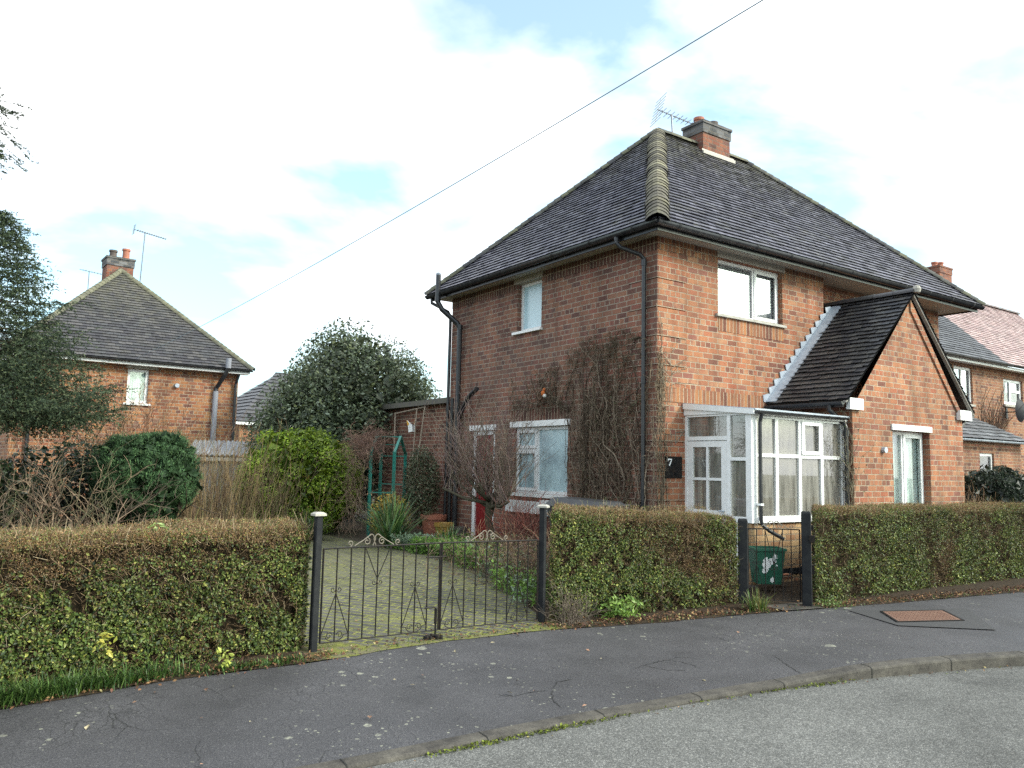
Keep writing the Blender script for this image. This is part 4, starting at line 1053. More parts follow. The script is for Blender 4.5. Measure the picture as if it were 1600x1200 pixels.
# kerb parametrised by arc samples
kp = []
K = [np.array(p) for p in KERB]
for i in range(len(K) - 1):
    n = max(1, int(np.linalg.norm(K[i + 1] - K[i]) / .12))
    for k in range(n): kp.append(K[i] + (K[i + 1] - K[i]) * k / n)
kp = np.array(kp + [K[-1]])
for _ in range(14): kp[1:-1] = (kp[:-2] + kp[1:-1] * 2 + kp[2:]) / 4
tn = unit(np.gradient(kp, axis=0)); nr_ = np.stack([-tn[:, 1], tn[:, 0]], 1)    # towards the pavement
def kz(x): return interp(KTOP, x)
prof = [(0.0, -.2), (.0, -.022), (.006, -.008), (.022, 0), (.12, .004), (.125, -.03)]
mb = MB(); V = []; F = []; m = len(prof)
for i, p in enumerate(kp):
    for (a, z) in prof:
        q = p + nr_[i] * a; V.append((q[0], q[1], kz(p[0]) + z))
for i in range(len(kp) - 1):
    for j in range(m - 1):
        a = i * m + j; F.append((a, a + m, a + m + 1, a + 1))
arc = np.concatenate([[0], np.cumsum(np.linalg.norm(np.diff(kp, axis=0), axis=1))])
F = [f for f in F]
mb.add(V, F); o = mb.build('kerb', M['kerb_stone']); o['kind'] = 'structure'
# dark joints between kerb stones
mb = MB()
for s_ in np.arange(.3, arc[-1], .92):
    i = int(np.searchsorted(arc, s_)); p = kp[min(i, len(kp) - 1)]; t = tn[min(i, len(kp) - 1)]; n_ = nr_[min(i, len(kp) - 1)]; z = kz(p[0])
    a = p - t * .004; b = p + t * .004
    mb.add([(a[0] - n_[0] * .003, a[1] - n_[1] * .003, z - .1), (b[0] - n_[0] * .003, b[1] - n_[1] * .003, z - .1), (b[0] - n_[0] * .003, b[1] - n_[1] * .003, z - .012), (a[0] - n_[0] * .003, a[1] - n_[1] * .003, z - .012),
            (b[0] + n_[0] * .02, b[1] + n_[1] * .02, z + .004), (a[0] + n_[0] * .02, a[1] + n_[1] * .02, z + .004), (b[0] + n_[0] * .12, b[1] + n_[1] * .12, z + .0075), (a[0] + n_[0] * .12, a[1] + n_[1] * .12, z + .0075)],
           [(0, 1, 2, 3), (3, 2, 4, 5), (5, 4, 6, 7)], (.02, .02, .018))
o = mb.build('kerb_joints', M['vc']); o['kind'] = 'structure'
# pavement between kerb back and hedge edge
A_ = []; B_ = []
for i, p in enumerate(kp):
    q = p + nr_[i] * .12
    A_.append((q[0], q[1], kz(p[0]) + .002))
xs_ = np.array([a[0] for a in A_])
for i, a in enumerate(A_):
    f = i / (len(A_) - 1)
    xe = a[0] if a[0] < -2 else -2 + (a[0] + 2) * 4.2
    B_.append((xe, edge_y(xe), -1.652))
def pz(x, y, z): return z + .006 * math.sin(x * 2.1 + y * 1.3) * math.sin(y * 2.7) 
strip('pavement', A_, B_, 'pavement_asphalt', nv=12)
# mossy verge of soil between pavement and hedge / drive
A2 = [(x, edge_y(x) - .0, -1.648) for x in np.arange(-14, 14, .25)]
A2 = [(x, y + .02 * math.sin(x * 9) + .015 * math.sin(x * 23), z) for x, y, z in A2]
B2 = [(x, -1.0, gz(x, -1.0) - .0) for x in np.arange(-14, 14, .25)]
strip('garden_edge', A2, B2, 'mossy_strip', nv=8)
# garden soil
V = []; F = []; gx = np.linspace(-40, 40, 61); gy = np.linspace(-1.02, 60, 60)
for y in gy:
    for x in gx: V.append((x, y, gz(x, y) - .004 + (0 if y > 1 else 0)))
for j in range(59):
    for i in range(60):
        a = j * 61 + i; F.append((a, a + 1, a + 62, a + 61))
g = MB(); g.add(V, F); o = g.build('garden_ground', M['soil']); o['kind'] = 'structure'
# block paved drive
dl = [(-6.05, -1.95), (-6.3, -.5), (-6.4, 2), (-6.2, 5), (-5.6, 7.6), (-5.0, 9)]
dr = [(-3.46, -1.95), (-3.05, -.6), (-2.45, .95), (-2.05, 2.7), (-2.2, 4.4), (-2.3, 6.5), (-2.4, 9)]
ys_ = np.linspace(-1.95, 8.6, 40)
A3 = []; B3 = []
for y in ys_:
    a = np.interp(y, [p[1] for p in dl], [p[0] for p in dl]); b = np.interp(y, [p[1] for p in dr], [p[0] for p in dr])
    A3.append((a, y, 0)); B3.append((b, y, 0))
strip('driveway', A3, B3, 'block_paving', nv=8, zf=lambda x, y, z: gz(x, y) + .006 + max(0, .0))
# concrete path behind the small gate
strip('garden_path', [(-.45, -2.5, 0), (-.35, -1.9, 0), (.0, -1.0, 0), (-.2, -.1, 0)], [(.12, -2.55, 0), (.3, -2.0, 0), (.62, -1.35, 0), (.6, -.1, 0)], 'kerb_stone', nv=4, zf=lambda x, y, z: gz(x, y) + .01)
strip('gate_threshold', [(-.52, -2.62, 0), (-.5, -2.5, 0), (-.48, -2.3, 0), (-.45, -2.0, 0)], [(.1, -2.74, 0), (.1, -2.65, 0), (.12, -2.5, 0), (.3, -2.1, 0)], 'kerb_stone', nv=3, zf=lambda x, y, z: -1.636)
mb = MB(); mb.hexa([(-.38, -1.75, -1.62), (-.34, -1.8, -1.62), (.3, -1.02, -1.6), (.26, -.97, -1.6), (-.38, -1.75, -1.545), (-.34, -1.8, -1.545), (.3, -1.02, -1.5), (.26, -.97, -1.5)]); o = mb.build('path_edging', M['concrete']); o['kind'] = 'structure'
def crack(pts, w=.004):
    mb = MB(); P = []
    for i in range(len(pts) - 1):
        a, b = np.array(pts[i]), np.array(pts[i + 1]); n = 6
        for k in range(n): P.append(a + (b - a) * k / n + np.array([random.gauss(0, .008), random.gauss(0, .008)]))
    V = []; F = []
    for i, p in enumerate(P):
        t = P[min(i + 1, len(P) - 1)] - P[max(0, i - 1)]; t = t / np.linalg.norm(t); nn_ = np.array([-t[1], t[0]]); ww = w * random.uniform(.3, 1.2) * (1 - abs(2 * i / len(P) - 1) ** 3)
        q = p + nn_ * ww; r_ = p - nn_ * ww; V += [(*q, CZ(*q)), (*r_, CZ(*r_))]
    for i in range(len(P) - 1): F.append((2 * i, 2 * i + 1, 2 * i + 3, 2 * i + 2))
    mb.add(V, F, (.02, .02, .019)); o = mb.build('pavement_crack', M['vc']); o['kind'] = 'structure'
def CZ(x, y):
    i = int(np.argmin(np.abs(kp[:, 0] - x) + (kp[:, 1] > -3.9) * 0)); ky = kp[i][1] + .12; kz_ = kz(x) + .002; ye = edge_y(x)
    t = min(1, max(0, (y - ky) / (ye - ky))); return kz_ + (-1.652 - kz_) * t + .003
for c_ in ([(-3.899, -3.576), (-3.678, -3.501), (-3.528, -3.482), (-3.386, -3.483), (-3.303, -3.557), (-3.284, -3.727), (-3.315, -3.863)], [(-3.386, -3.483), (-3.168, -3.469), (-3.096, -3.594)], [(-3.68, -3.5), (-3.6, -3.7), (-3.42, -3.8)],
        [(-2.396, -3.851), (-2.519, -4.06), (-2.639, -4.253), (-2.7, -4.416)], [(-5.252, -3.521), (-5.156, -3.636), (-4.971, -3.625), (-4.791, -3.647)], [(-4.8, -3.642), (-4.947, -3.895), (-4.999, -4.05)], [(-4.79, -3.647), (-4.6, -3.5), (-4.45, -3.52)]):
    crack(c_)
# asphalt patch and rusty cover
PM = [(.15, -2.95), (1.75, -3.55), (.75, -4.42), (-.12, -3.82)]
def on_pave(x, y):
    return -1.652 + .0
mb = MB()
def pv_z(x, y):   # plane of the pavement sheet
    ye = edge_y(x); k = min(range(len(A_)), key=lambda i: (A_[i][0] - x) ** 2 + (A_[i][1] - y) ** 2)
    return -1.650
mb.add([(x, y, -1.6455) for x, y in [(.22, -2.98), (.46, -3.75), (.5, -4.3), (1.42, -3.62)][:0] or [(.25, -2.95), (-.12, -3.78), (.62, -4.45), (1.75, -3.6)]], [(0, 1, 2, 3)])
pt_ = mb.build('asphalt_patch', mat_plain('patch_asphalt', (.043, .042, .044), .8, bump=80, bstr=.6)); pt_['kind'] = 'structure'
mc = empty('manhole_cover', (.52, -3.23, -1.643), label='rusty rectangular access cover set in the pavement', cat='manhole cover')
ux = unit(vec(.74, -.31, 0)); vy = unit(vec(-.46, -.46, 0)); Lx, Ly = .82, .62
fm = (vec(0, 0, 0), ux, vy, vec(0, 0, 1))
rust = mat_plain('rusty_iron', (.15, .075, .05), .8, dirt_tone=(.2, .12, .085), dscale=9, damt=.8, bump=60, bstr=.6)
mb = MB(); mb.fbox(fm, 0, Lx, 0, Ly, -.0, .004)
nx_, ny_ = 15, 11
for i in range(nx_):
    for j in range(ny_):
        a = .03 + (Lx - .06) * (i + .15 + .25 * (j % 2)) / nx_; b = .03 + (Ly - .06) * (j + .2) / ny_
        mb.fbox(fm, a, a + .03, b, b + .022, .0042, .008)
mb.build('cover', rust, mc)
mb = MB()
for (a, b, c, d) in ((-.03, 0, -.03, Ly + .03), (Lx, Lx + .03, -.03, Ly + .03), (0, Lx, -.03, 0), (0, Lx, Ly, Ly + .03)): mb.fbox(fm, a, b, c, d, -.0, .007)
mb.build('cover_frame', M['black_iron'], mc)

# ================================================================== POSTS AND GATES
def post(name, x, y, w, ztop, label, cap=None, rz=0, tilt=0, rounded=False):
    t = empty(name, (x, y, -1.68), R(rz), label=label, cat='gate post'); t.rotation_euler[1] = tilt
    h = ztop + 1.68; mb = MB(); c = w / 2; b = .008
    ring = [(-c + b, -c), (c - b, -c), (c, -c + b), (c, c - b), (c - b, c), (-c + b, c), (-c, c - b), (-c, -c + b)]
    levels = [(0, 1), (h - .03, 1), (h - .012, .93), (h, .75)] if rounded else [(0, 1), (h, 1)]
    V = []; F = []
    for (z, s_) in levels: V += [(px * s_, py * s_, z) for px, py in ring]
    for i in range(len(levels) - 1):
        for k in range(8): a = i * 8 + k; q = i * 8 + (k + 1) % 8; F.append((a, q, q + 8, a + 8))
    n = len(V); F.append(tuple(range(n - 8, n))); mb.add(V, F)
    mb.build('shaft', M['black_paint'], t)
    if cap:
        m = MB(); e = .022
        m.box(-c - e, c + e, -c - e, c + e, h, h + .018); m.hexa([(-c - e, -c - e, h + .018), (c + e, -c - e, h + .018), (c + e, c + e, h + .018), (-c - e, c + e, h + .018), (-c, -c, h + .032), (c, -c, h + .032), (c, c, h + .032), (-c, c, h + .032)])
        m.build('cap', M[cap], t)
    return t
P1 = post('gate_post', -6.03, -1.87, .062, -.475, 'slim black gate post with a clean pale cap beside the left hedge', cap='soffit', rz=2)
P2 = post('gate_post', -3.50, -1.80, .066, -.44, 'slim black gate post with dirty flaked cap left of the middle hedge', cap='sill', rz=35)
P3 = post('gate_post', -.56, -2.05, .118, -.60, 'thick black timber post at the right end of the middle hedge', rz=40, rounded=True, tilt=.02)
P4 = post('gate_post', .05, -2.53, .118, -.49, 'thick black timber post with hinge blocks against the right hedge', rz=35, rounded=True)
mb = MB(); mb.box(.03, .13, -.09, -.02, .42, .53); mb.box(-.1, -.04, -.10, -.03, .82, .9); mb.box(.02, .12, -.085, -.035, .95, 1.02); mb.build('hinge_block', M['black_iron'], P4)

def spiral(c, ax, up, r, turns, sgn=1, start=0, n=18):
    return [c + ax * (sgn * r * (1 - .75 * k / n) * math.cos(start + turns * 2 * math.pi * k / n)) + up * (r * (1 - .75 * k / n) * math.sin(start + turns * 2 * math.pi * k / n)) for k in range(n + 1)]

def gate(name, A, B, zb0, zb1, h0, h1, nb, label, orn, tops, cat='gate', latch=None):
    """wrought iron gate leaf from A to B (plan points); zb bottom, h height at each end"""
    A = np.array([*A, zb0]); B = np.array([*B, zb1]); t = empty(name, tuple(A), label=label, cat=cat)
    d = B - A; d[2] = 0; W = np.linalg.norm(d); ux = d / W; dz = zb1 - zb0
    def P(u, v):   # u metres along, v metres above the bottom rail
        f = u / W; return ux * u + Zv * (dz * f + v)
    def Hh(u): return h0 + (h1 - h0) * u / W
    fr_ = MB(); r = .007
    fr_.tube([P(0, 0), P(W, 0)], .006, 6); fr_.tube([P(0, h0), P(W, h1)], .008, 6)
    fr_.tube([P(0, 0), P(0, h0)], .009, 6); fr_.tube([P(W, 0), P(W, h1)], .009, 6)
    fr_.build('frame', M['black_iron'], t)
    for k in range(1, nb):
        u = W * k / nb; m = MB(); m.tube([P(u, .0), P(u, Hh(u))], .0062, 6); m.build('bar', M['black_iron'], t)
    for (k, v0, v1, mode) in orn:      # V braces with scrolls around bar k
        uc = W * k / nb; s_ = W / nb; m = MB()
        apex = v1 if mode == 'A' else v0; base = v0 if mode == 'A' else v1
        for sg in (-1, 1):
            m.tube([P(uc, apex), P(uc + sg * s_ * .97, base)], .0045, 5)
            c = P(uc + sg * .03, apex + (.03 if mode == 'A' else -.03)); m.tube(spiral(c, ux, Zv, .026, 1.1, sg, math.pi), .0035, 5)
            if mode == 'A':
                c = P(uc + sg * .045, v0 - .02 + .05); 
                m.tube([P(uc + sg * s_ * .97, base)] + [P(uc + sg * (.085 * math.cos(a)), .055 + .05 * math.sin(a)) for a in np.linspace(0, -1.5, 6)], .0042, 5)
                m.tube(spiral(P(uc + sg * .05, .055), ux, Zv, .032, 1.15, -sg, 0), .0035, 5)
        m.build('scroll', M['black_iron'], t)
    for (u, w, hh) in tops:            # cream scroll crest above the top rail
        m = MB()
        for sg in (-1, 1):
            pk = P(u + sg * .035, Hh(u) + hh); ft = P(u + sg * w * .82, Hh(u) + .012)
            curl = [P(u + sg * (.035 - .035 * math.cos(a) * 0 + .03 * math.cos(a)), Hh(u) + hh - .035 + .035 * math.sin(a)) for a in np.linspace(.9, 3.4, 8)]
            m.tube([ft, P(u + sg * w * .45, Hh(u) + hh * .55), pk] + curl + [P(u + sg * .0, Hh(u) + hh * .35), P(u + sg * .015, Hh(u) + .01)], .0048, 6)
            m.tube(spiral(P(u + sg * .075, Hh(u) + hh * .42), ux, Zv, .034, 1.2, sg, math.pi * .5), .0046, 6)
            m.tube(spiral(P(u + sg * w, Hh(u) + .035), ux, Zv, .028, 1.15, -sg, -1.5), .0046, 6)
        m.build('crest', M['scroll_paint'], t)
    if latch:
        m = MB(); u, v = latch
        m.tube([P(u, -.14), P(u, .2), P(u - .02, .215), P(u - .12, .215)], .009, 6); m.tube([P(u - .12, Hh(u) * .84), P(u + .1, Hh(u) * .84)], .008, 6); m.tube([P(u, .06), P(u, .2)], .014, 6)
        m.build('drop_bolt', M['black_iron'], t)
    return t
mid = (-4.75, -1.84)
gate('driveway_gate', (-5.97, -1.87), (-4.775, -1.845), -1.575, -1.58, .81, .82, 9, 'left leaf of the low black wrought iron driveway gate', [(1, .06, .42, 'A'), (4, .52, .81, 'V'), (7, .06, .42, 'A')], [(.49, .24, .11)], latch=(1.165, 0))
gate('driveway_gate', (-4.755, -1.845), (-3.56, -1.80), -1.58, -1.60, .82, .82, 9, 'right leaf of the low black wrought iron driveway gate', [(1, .06, .42, 'A'), (4, .52, .81, 'V'), (7, .06, .42, 'A')], [(.53, .24, .11)])
gate('garden_gate', (-.50, -2.08), (.0, -2.47), -1.58, -1.60, .86, .88, 6, 'small black wrought iron garden gate between two thick posts', [(1, .05, .42, 'A'), (3, .42, .84, 'V'), (5, .05, .42, 'A')], [(.32, .22, .1)])
# stop stone for the drop bolt
rk = MB()
for k in range(9):
    x, y = -4.82 + random.gauss(0, .05), -1.93 + random.gauss(0, .03); s_ = random.uniform(.015, .03)
    rk.lathe([(0, -.02), (s_, -.01), (s_ * .9, s_ * .5), (s_ * .4, s_ * .8), (0, s_ * .85)], x, y, -1.62, 7)
o = rk.build('loose_stones', M['black_iron']); o['kind'] = 'stuff'; o['label'] = 'small dark stones at the foot of the drop bolt'; o['category'] = 'stones'

# ================================================================== HEDGES
def hedge(name, path, depth, zt, label, n, seed, green=.5, browntop=.3, greenbias=None, zb=-1.63, round_ends=True, shear=0):
    """clipped hedge: path = plan polyline of the street face; depth towards the house (+y)"""
    rng = np.random.default_rng(seed); t = empty(name, (path[0][0], path[0][1], -1.65), label=label, cat='hedge')
    off = vec(path[0][0], path[0][1], -1.65)
    P = np.array(path, float); seg = np.linalg.norm(np.diff(P, axis=0), axis=1); cum = np.concatenate([[0], np.cumsum(seg)]); L = cum[-1]
    def at(s):
        x = np.interp(s, cum, P[:, 0]); y = np.interp(s, cum, P[:, 1]); return np.stack([x, y], -1)
    def ztop(s, d): return (zt[0] + (zt[1] - zt[0]) * s / L) + .04 * (pnoise(np.stack([s, d, s * 0], -1), 5, seed) - .5) * 2 + .02 * (pnoise(np.stack([s, d, s * 0], -1), 16, seed + 1) - .5)
    # solid core, near-black colour standing in for shade between the leaves
    mb = MB(); ns, ring = int(L / .05) + 1, []
    V = []; F = []; k_ = 14
    for i in range(ns + 1):
        s_ = L * i / ns; c = at(s_); endf = min(1, min(s_, L - s_) / .12 + .45) if round_ends else 1
        top = zt[0] + (zt[1] - zt[0]) * s_ / L - .11; h = top - zb
        for j in range(k_):
            a = j / k_; 
            if a < .35: q = (0, a / .35)
            elif a < .65: q = ((a - .35) / .3, 1)
            else: q = (1, 1 - (a - .65) / .35)
            dd = .12 + (depth - .24) * (.5 + (q[0] - .5) * endf); zz = zb + .0 + h * q[1]
            if q[1] > .97 and q[0] in (0, 1): zz -= .03
            nz = mnoise.noise(Vector((s_ * 6 + seed, dd * 6, zz * 6))) * .05
            V.append((c[0] + dd * shear * math.exp(-s_ / .9), c[1] + dd + nz, zz + nz * .6))
    for i in range(ns):
        for j in range(k_ - 1):
            a = i * k_ + j; F.append((a, a + 1, a + 1 + k_, a + k_))
    F.append(tuple(range(k_))); F.append(tuple(range(ns * k_ + k_ - 1, ns * k_ - 1, -1)))
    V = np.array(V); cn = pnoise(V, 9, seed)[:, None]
    mb.add(V - off, F, vec(.016, .013, .009) * (1 - cn) + vec(.032, .024, .015) * cn); mb.build('dark_core', M['core'], t)
    # shell samples: face, top, ends, back
    area = dict(front=L * (zt[0] - zb), top=L * depth, e0=depth * (zt[0] - zb), e1=depth * (zt[0] - zb), back=L * .5)
    tot = sum(area.values()); PP = []; NN = []; SS = []
    for k, ar in area.items():
        m = int(n * ar / tot * (1.25 if k == 'front' else 1 if k != 'back' else .4))
        s_ = rng.uniform(0, L, m); d = rng.uniform(0, depth, m); v = rng.uniform(0, 1, m)
        ins = rng.exponential(.045, m)
        if k == 'front': p = at(s_); z = zb + v * (ztop(s_, d * 0) - zb); bul = .03 * (pnoise(np.stack([s_, z, z * 0], -1), 4, seed + 1) - .5) * 2; xyz = np.stack([p[:, 0], p[:, 1] + ins - bul + .03 * (1 - v) ** 2 * 0 + .02, z], 1); nrm = np.tile(vec(0, -1, 0), (m, 1))
        elif k == 'back': p = at(s_); z = zt[0] - v * .5; xyz = np.stack([p[:, 0], p[:, 1] + depth - ins, z], 1); nrm = np.tile(vec(0, 1, 0), (m, 1))
        elif k == 'top': p = at(s_); xyz = np.stack([p[:, 0], p[:, 1] + d, ztop(s_, d) - ins], 1); nrm = np.tile(vec(0, 0, 1), (m, 1))
        else:
            ins = ins * .6; ss = 0 if k == 'e0' else L; p = at(np.full(m, ss)); sg = -1 if k == 'e0' else 1
            z = zb + v * (zt[0 if k == 'e0' else 1] - zb); xyz = np.stack([p[:, 0] - sg * ins, p[:, 1] + d, z], 1); nrm = np.tile(vec(sg, 0, 0), (m, 1)); s_ = np.full(m, float(ss))
        # round off the long edges and the corners
        dd = xyz[:, 1] - at(s_)[:, 1]; zr = (ztop(s_, dd) - xyz[:, 2])
        fr_ = np.clip(1 - dd / .09, 0, 1); tp = np.clip(1 - zr / .09, 0, 1)
        xyz[:, 2] -= .05 * fr_ ** 2 * (tp > 0); xyz[:, 1] += .05 * tp ** 2 * (fr_ > 0)
        e = np.minimum(s_, L - s_); er_ = np.clip(1 - e / .1, 0, 1); xyz[:, 2] -= .05 * er_ ** 2 * (tp > 0); xyz[:, 1] += .05 * er_ ** 2 * (fr_ > 0)
        PP.append(xyz); NN.append(nrm); SS.append(s_)
    PP = np.concatenate(PP); NN = np.concatenate(NN); SS = np.concatenate(SS)
    PP[:, 0] += (PP[:, 1] - at(SS)[:, 1]) * shear * np.exp(-SS / .9)
    hgt = (PP[:, 2] - zb) / (zt[0] - zb)
    big = pnoise(PP, 2.2, seed + 2); mid_ = pnoise(PP, 7, seed + 3); fine = pnoise(PP, 26, seed + 4)
    brown = np.clip((hgt - (1 - browntop)) / browntop, 0, 1) * 1.0 + (big - green) * 2.0 + (mid_ - .5) * 1.4 + .06
    if greenbias: brown = brown + greenbias(SS / L, hgt)
    isb = rng.uniform(0, 1, len(PP)) < np.clip(brown, .05, .93)
    keep = fine > .40 * (hgt < .93)
    keep &= rng.uniform(0, 1, len(PP)) < np.clip(.35 + hgt * 4 + mid_ * .3, 0, 1)
    g = keep & ~isb; b = keep & isb
    cg = tri_palette(g.sum(), [(.075, .12, .028), (.13, .18, .04), (.2, .235, .06), (.035, .055, .02), (.38, .38, .09)], [3, 4, 3, 3.2, .9], rng)
    pal = np.clip((big[g] - .3) * 1.5, 0, 1)[:, None]; cg = cg * (1 - pal * .15)
    cg = cg * (.62 + .8 * pnoise(PP[g], 6, seed + 9))[:, None]
    mb = MB(); lf = np.where(rng.uniform(0, 1, g.sum()) < .12, .036, .0225) * np.clip(1.12 - .3 * hgt[g], .8, 1.12); add_leaves(mb, PP[g] - off, NN[g], lf, cg, .8, .62, rng)
    topc = np.clip((hgt[b] - .86) / .14, 0, 1)[:, None]
    cb = tri_palette(b.sum(), [(.2, .12, .055), (.28, .16, .07), (.10, .06, .038), (.22, .18, .07), (.36, .25, .14)], [3, 3, 2.5, 2, 1.5], rng); cb = cb * (1 + .45 * topc)
    add_leaves(mb, PP[b] - off, NN[b], .0165, cb, 1.0, .42, rng)
    m = int(n * .05); tpi = rng.choice(np.nonzero(hgt > .9)[0], m); add_leaves(mb, PP[tpi] - off, NN[tpi], .018, tri_palette(m, [(.16, .18, .05), (.22, .22, .07), (.1, .12, .04)], [1, 1, 1], rng), .8, .5, rng)
    mb.build('foliage', M['leaf'], t)
    # fine clipped stems
    m = int(n * .14); idx = rng.choice(len(PP), m); a = PP[idx] - off; dr_ = unit(NN[idx] * .8 + rng.normal(size=(m, 3)) * .55 + vec(0, 0, .45))
    ln = rng.uniform(.03, .085, m)[:, None]; mb = MB()
    add_segs(mb, a - dr_ * ln * .6 - NN[idx] * .01, a + dr_ * ln * .5, .0017, .0011, tri_palette(m, [(.2, .13, .07), (.3, .22, .14), (.13, .085, .05)], [3, 2, 3], rng))
    m = int(n * .006); idx = rng.choice(np.nonzero(hgt > .25)[0], m); a = PP[idx] - off; dr_ = unit(NN[idx] * .6 + rng.normal(size=(m, 3)) * .5 + vec(0, 0, .7)); ln = rng.uniform(.06, .15, m)[:, None]
    add_segs(mb, a, a + dr_ * ln, .002, .0012, tri_palette(m, [(.25, .17, .1), (.38, .3, .2), (.18, .2, .07)], [3, 2, 2], rng))
    mb.build('twigs', M['bark'], t)
    return t
hedge('hedge', [(-10.2, -2.45), (-8.3, -2.04), (-7.27, -1.9), (-6.07, -1.86)], .72, (-.585, -.535), 'clipped hedge with brown twiggy top left of the driveway gate', 150000, 5, green=.6, browntop=.42)
hedge('hedge', [(-3.43, -1.86), (-2.32, -1.97), (-.64, -2.1)], .66, (-.46, -.57), 'short clipped hedge between the driveway gate and the small gate', 98000, 6, green=.52, browntop=.2, greenbias=lambda s, h: (s - .45) * .8, shear=.8)
hedge('hedge', [(.2, -2.56), (2.26, -2.54), (5.6, -2.7), (9.2, -3.0)], .66, (-.46, -.47), 'long green clipped hedge in front of the gabled extension', 150000, 8, green=.66, browntop=.13, shear=1.35)

# ================================================================== SHRUBS AND TREES
def stick_obj(name, st, mat, parent=None, off=None, **kw):
    mb = MB(); st.into(mb)
    if off is not None: mb.v = [v - off for v in mb.v]
    o = mb.build(name, M[mat], parent); tag(o, **kw); return o

def blob_bush(name, c, rad, n, cols, wts, leaf, label, cat, seed, zb=-1.6, clumps=60, cl_r=.28, aspect=.5, spread=.8, flat=0, shape=None, upaxis=None, core=(.012, .016, .008), mat='leaf', squash_low=.0, inner=.25, trunk=None):
    rng = np.random.default_rng(seed); c = np.array(c, float); rad = np.array(rad, float); base = vec(c[0], c[1], zb)
    t = empty(name, tuple(base), label=label, cat=cat)
    d = unit(rng.normal(size=(clumps, 3))); k = rng.uniform(.62, 1, clumps) ** .5
    cc = d * rad * k[:, None] * (1 - cl_r * .5)
    if shape is not None: cc = shape(cc)
    P = []; N = []; per = n // clumps; cid = []
    for i in range(clumps):
        m = int(per * rng.uniform(.7, 1.3)); dd = unit(rng.normal(size=(m, 3)) + unit(cc[i] / rad) * .7)
        r_ = (rng.uniform(0, 1, m) ** .35)[:, None] * cl_r * rng.uniform(.75, 1.25)
        P.append(cc[i] + dd * r_ * np.minimum(rad, rad.mean()) / rad.mean() * rad.mean()); N.append(dd + vec(0, 0, .5)); cid.append(np.full(m, i))
    P = np.concatenate(P) + c; N = unit(np.concatenate(N)); cid = np.concatenate(cid)
    ok = P[:, 2] > zb + .03; P, N, cid = P[ok], N[ok], cid[ok]
    col = tri_palette(len(P), cols, wts, rng); tone = rng.uniform(.75, 1.25, clumps)[cid][:, None]
    mb = MB(); ax = None if upaxis is None else np.tile(vec(*upaxis), (len(P), 1)) + N * .6
    add_leaves(mb, P - base, N, leaf, col * tone, spread, aspect, rng, axis=ax)
    mb.build('foliage', M[mat], t)
    # inner boughs and inner leaves, shade painted in as a darker colour
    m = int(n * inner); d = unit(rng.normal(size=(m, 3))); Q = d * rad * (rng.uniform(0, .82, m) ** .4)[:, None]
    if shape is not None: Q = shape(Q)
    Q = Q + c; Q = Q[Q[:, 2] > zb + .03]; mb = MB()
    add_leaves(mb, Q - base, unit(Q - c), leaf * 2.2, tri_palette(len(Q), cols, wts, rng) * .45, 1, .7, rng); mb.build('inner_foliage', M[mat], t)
    st = Sticks(); rnd = random.Random(seed)
    for k in range(trunk or 5):
        dirn = unit(vec(rnd.gauss(0, .35), rnd.gauss(0, .35), 1)); grow(st, base - base, dirn, (c[2] + rad[2] * .35 - zb) * .62, .03 if not trunk else .07, 2, rnd, (.05, .04, .03), up=.05)
    stick_obj('branches', st, 'bark', t)
    return t
# holly tree
blob_bush('holly_tree', (.15, 11.6, 1.15), (2.6, 2.2, 2.5), 42000, [(.095, .13, .07), (.14, .175, .10), (.055, .078, .045), (.27, .32, .24), (.17, .2, .09)], [4, 4, 3, 1.5, 2], .10, 'big dark evergreen tree behind the bright laurel bush', 'tree', 21, clumps=120, cl_r=.36, aspect=.5, trunk=8, inner=.12,
          shape=lambda p: np.stack([p[:, 0] * np.clip(1.08 - .5 * np.maximum(p[:, 2] + .6, 0) / 2.45 * 1.0, .3, 1.1), p[:, 1], p[:, 2] * 1.0], 1))
# bright laurel
blob_bush('laurel_bush', (-2.6, 8.1, -.53), (1.35, 1.1, 1.26), 34000, [(.19, .29, .025), (.28, .39, .035), (.10, .17, .022), (.38, .48, .06), (.4, .28, .06)], [4, 4, 3, 2.5, .12], .075, 'bright yellow green rounded laurel bush in the garden', 'bush', 22, clumps=110, cl_r=.26, aspect=.42, shape=None)
# clipped dark conifer, undercut at its foot
def con_shape(p):
    z = p[:, 2]; f = np.where(z < -.1, 1 + (z + .1) * .55, 1.0); return np.stack([p[:, 0] * f + .12 * np.minimum(z, 0) * -0.5, p[:, 1] * f, np.minimum(z, .60 + .05 * np.sin(p[:, 0] * 5))], 1)
blob_bush('conifer_bush', (-6.22, 4.95, -.32), (.84, .8, .88), 52000, [(.055, .115, .05), (.075, .15, .06), (.042, .085, .04), (.11, .2, .075)], [4, 4, 3, 1.5], .05, 'clipped dark green conifer with a flat rounded top', 'bush', 23, zb=-1.6, clumps=420, cl_r=.12, aspect=.16, spread=.6, upaxis=(0, 0, 1.2), shape=con_shape, mat='leaf_matt', inner=.12)
# dark trailing leaves right behind the front hedge (ivy covered shrubs)
blob_bush('evergreen_shrub', (-9.2, 4.3, -.6), (1.5, .7, .85), 15000, [(.03, .05, .02), (.05, .08, .03), (.02, .03, .016)], [3, 3, 3], .055, 'dark leafy shrub at the far left under the spruce', 'bush', 24, clumps=60, cl_r=.25)
blob_bush('evergreen_shrub', (-7.15, 6.2, -.62), (1.3, .6, .95), 13000, [(.04, .07, .04), (.06, .09, .045), (.03, .045, .025)], [3, 3, 3], .04, 'dull green shrub behind the bare tangled bush', 'bush', 25, clumps=60, cl_r=.25, aspect=.3)

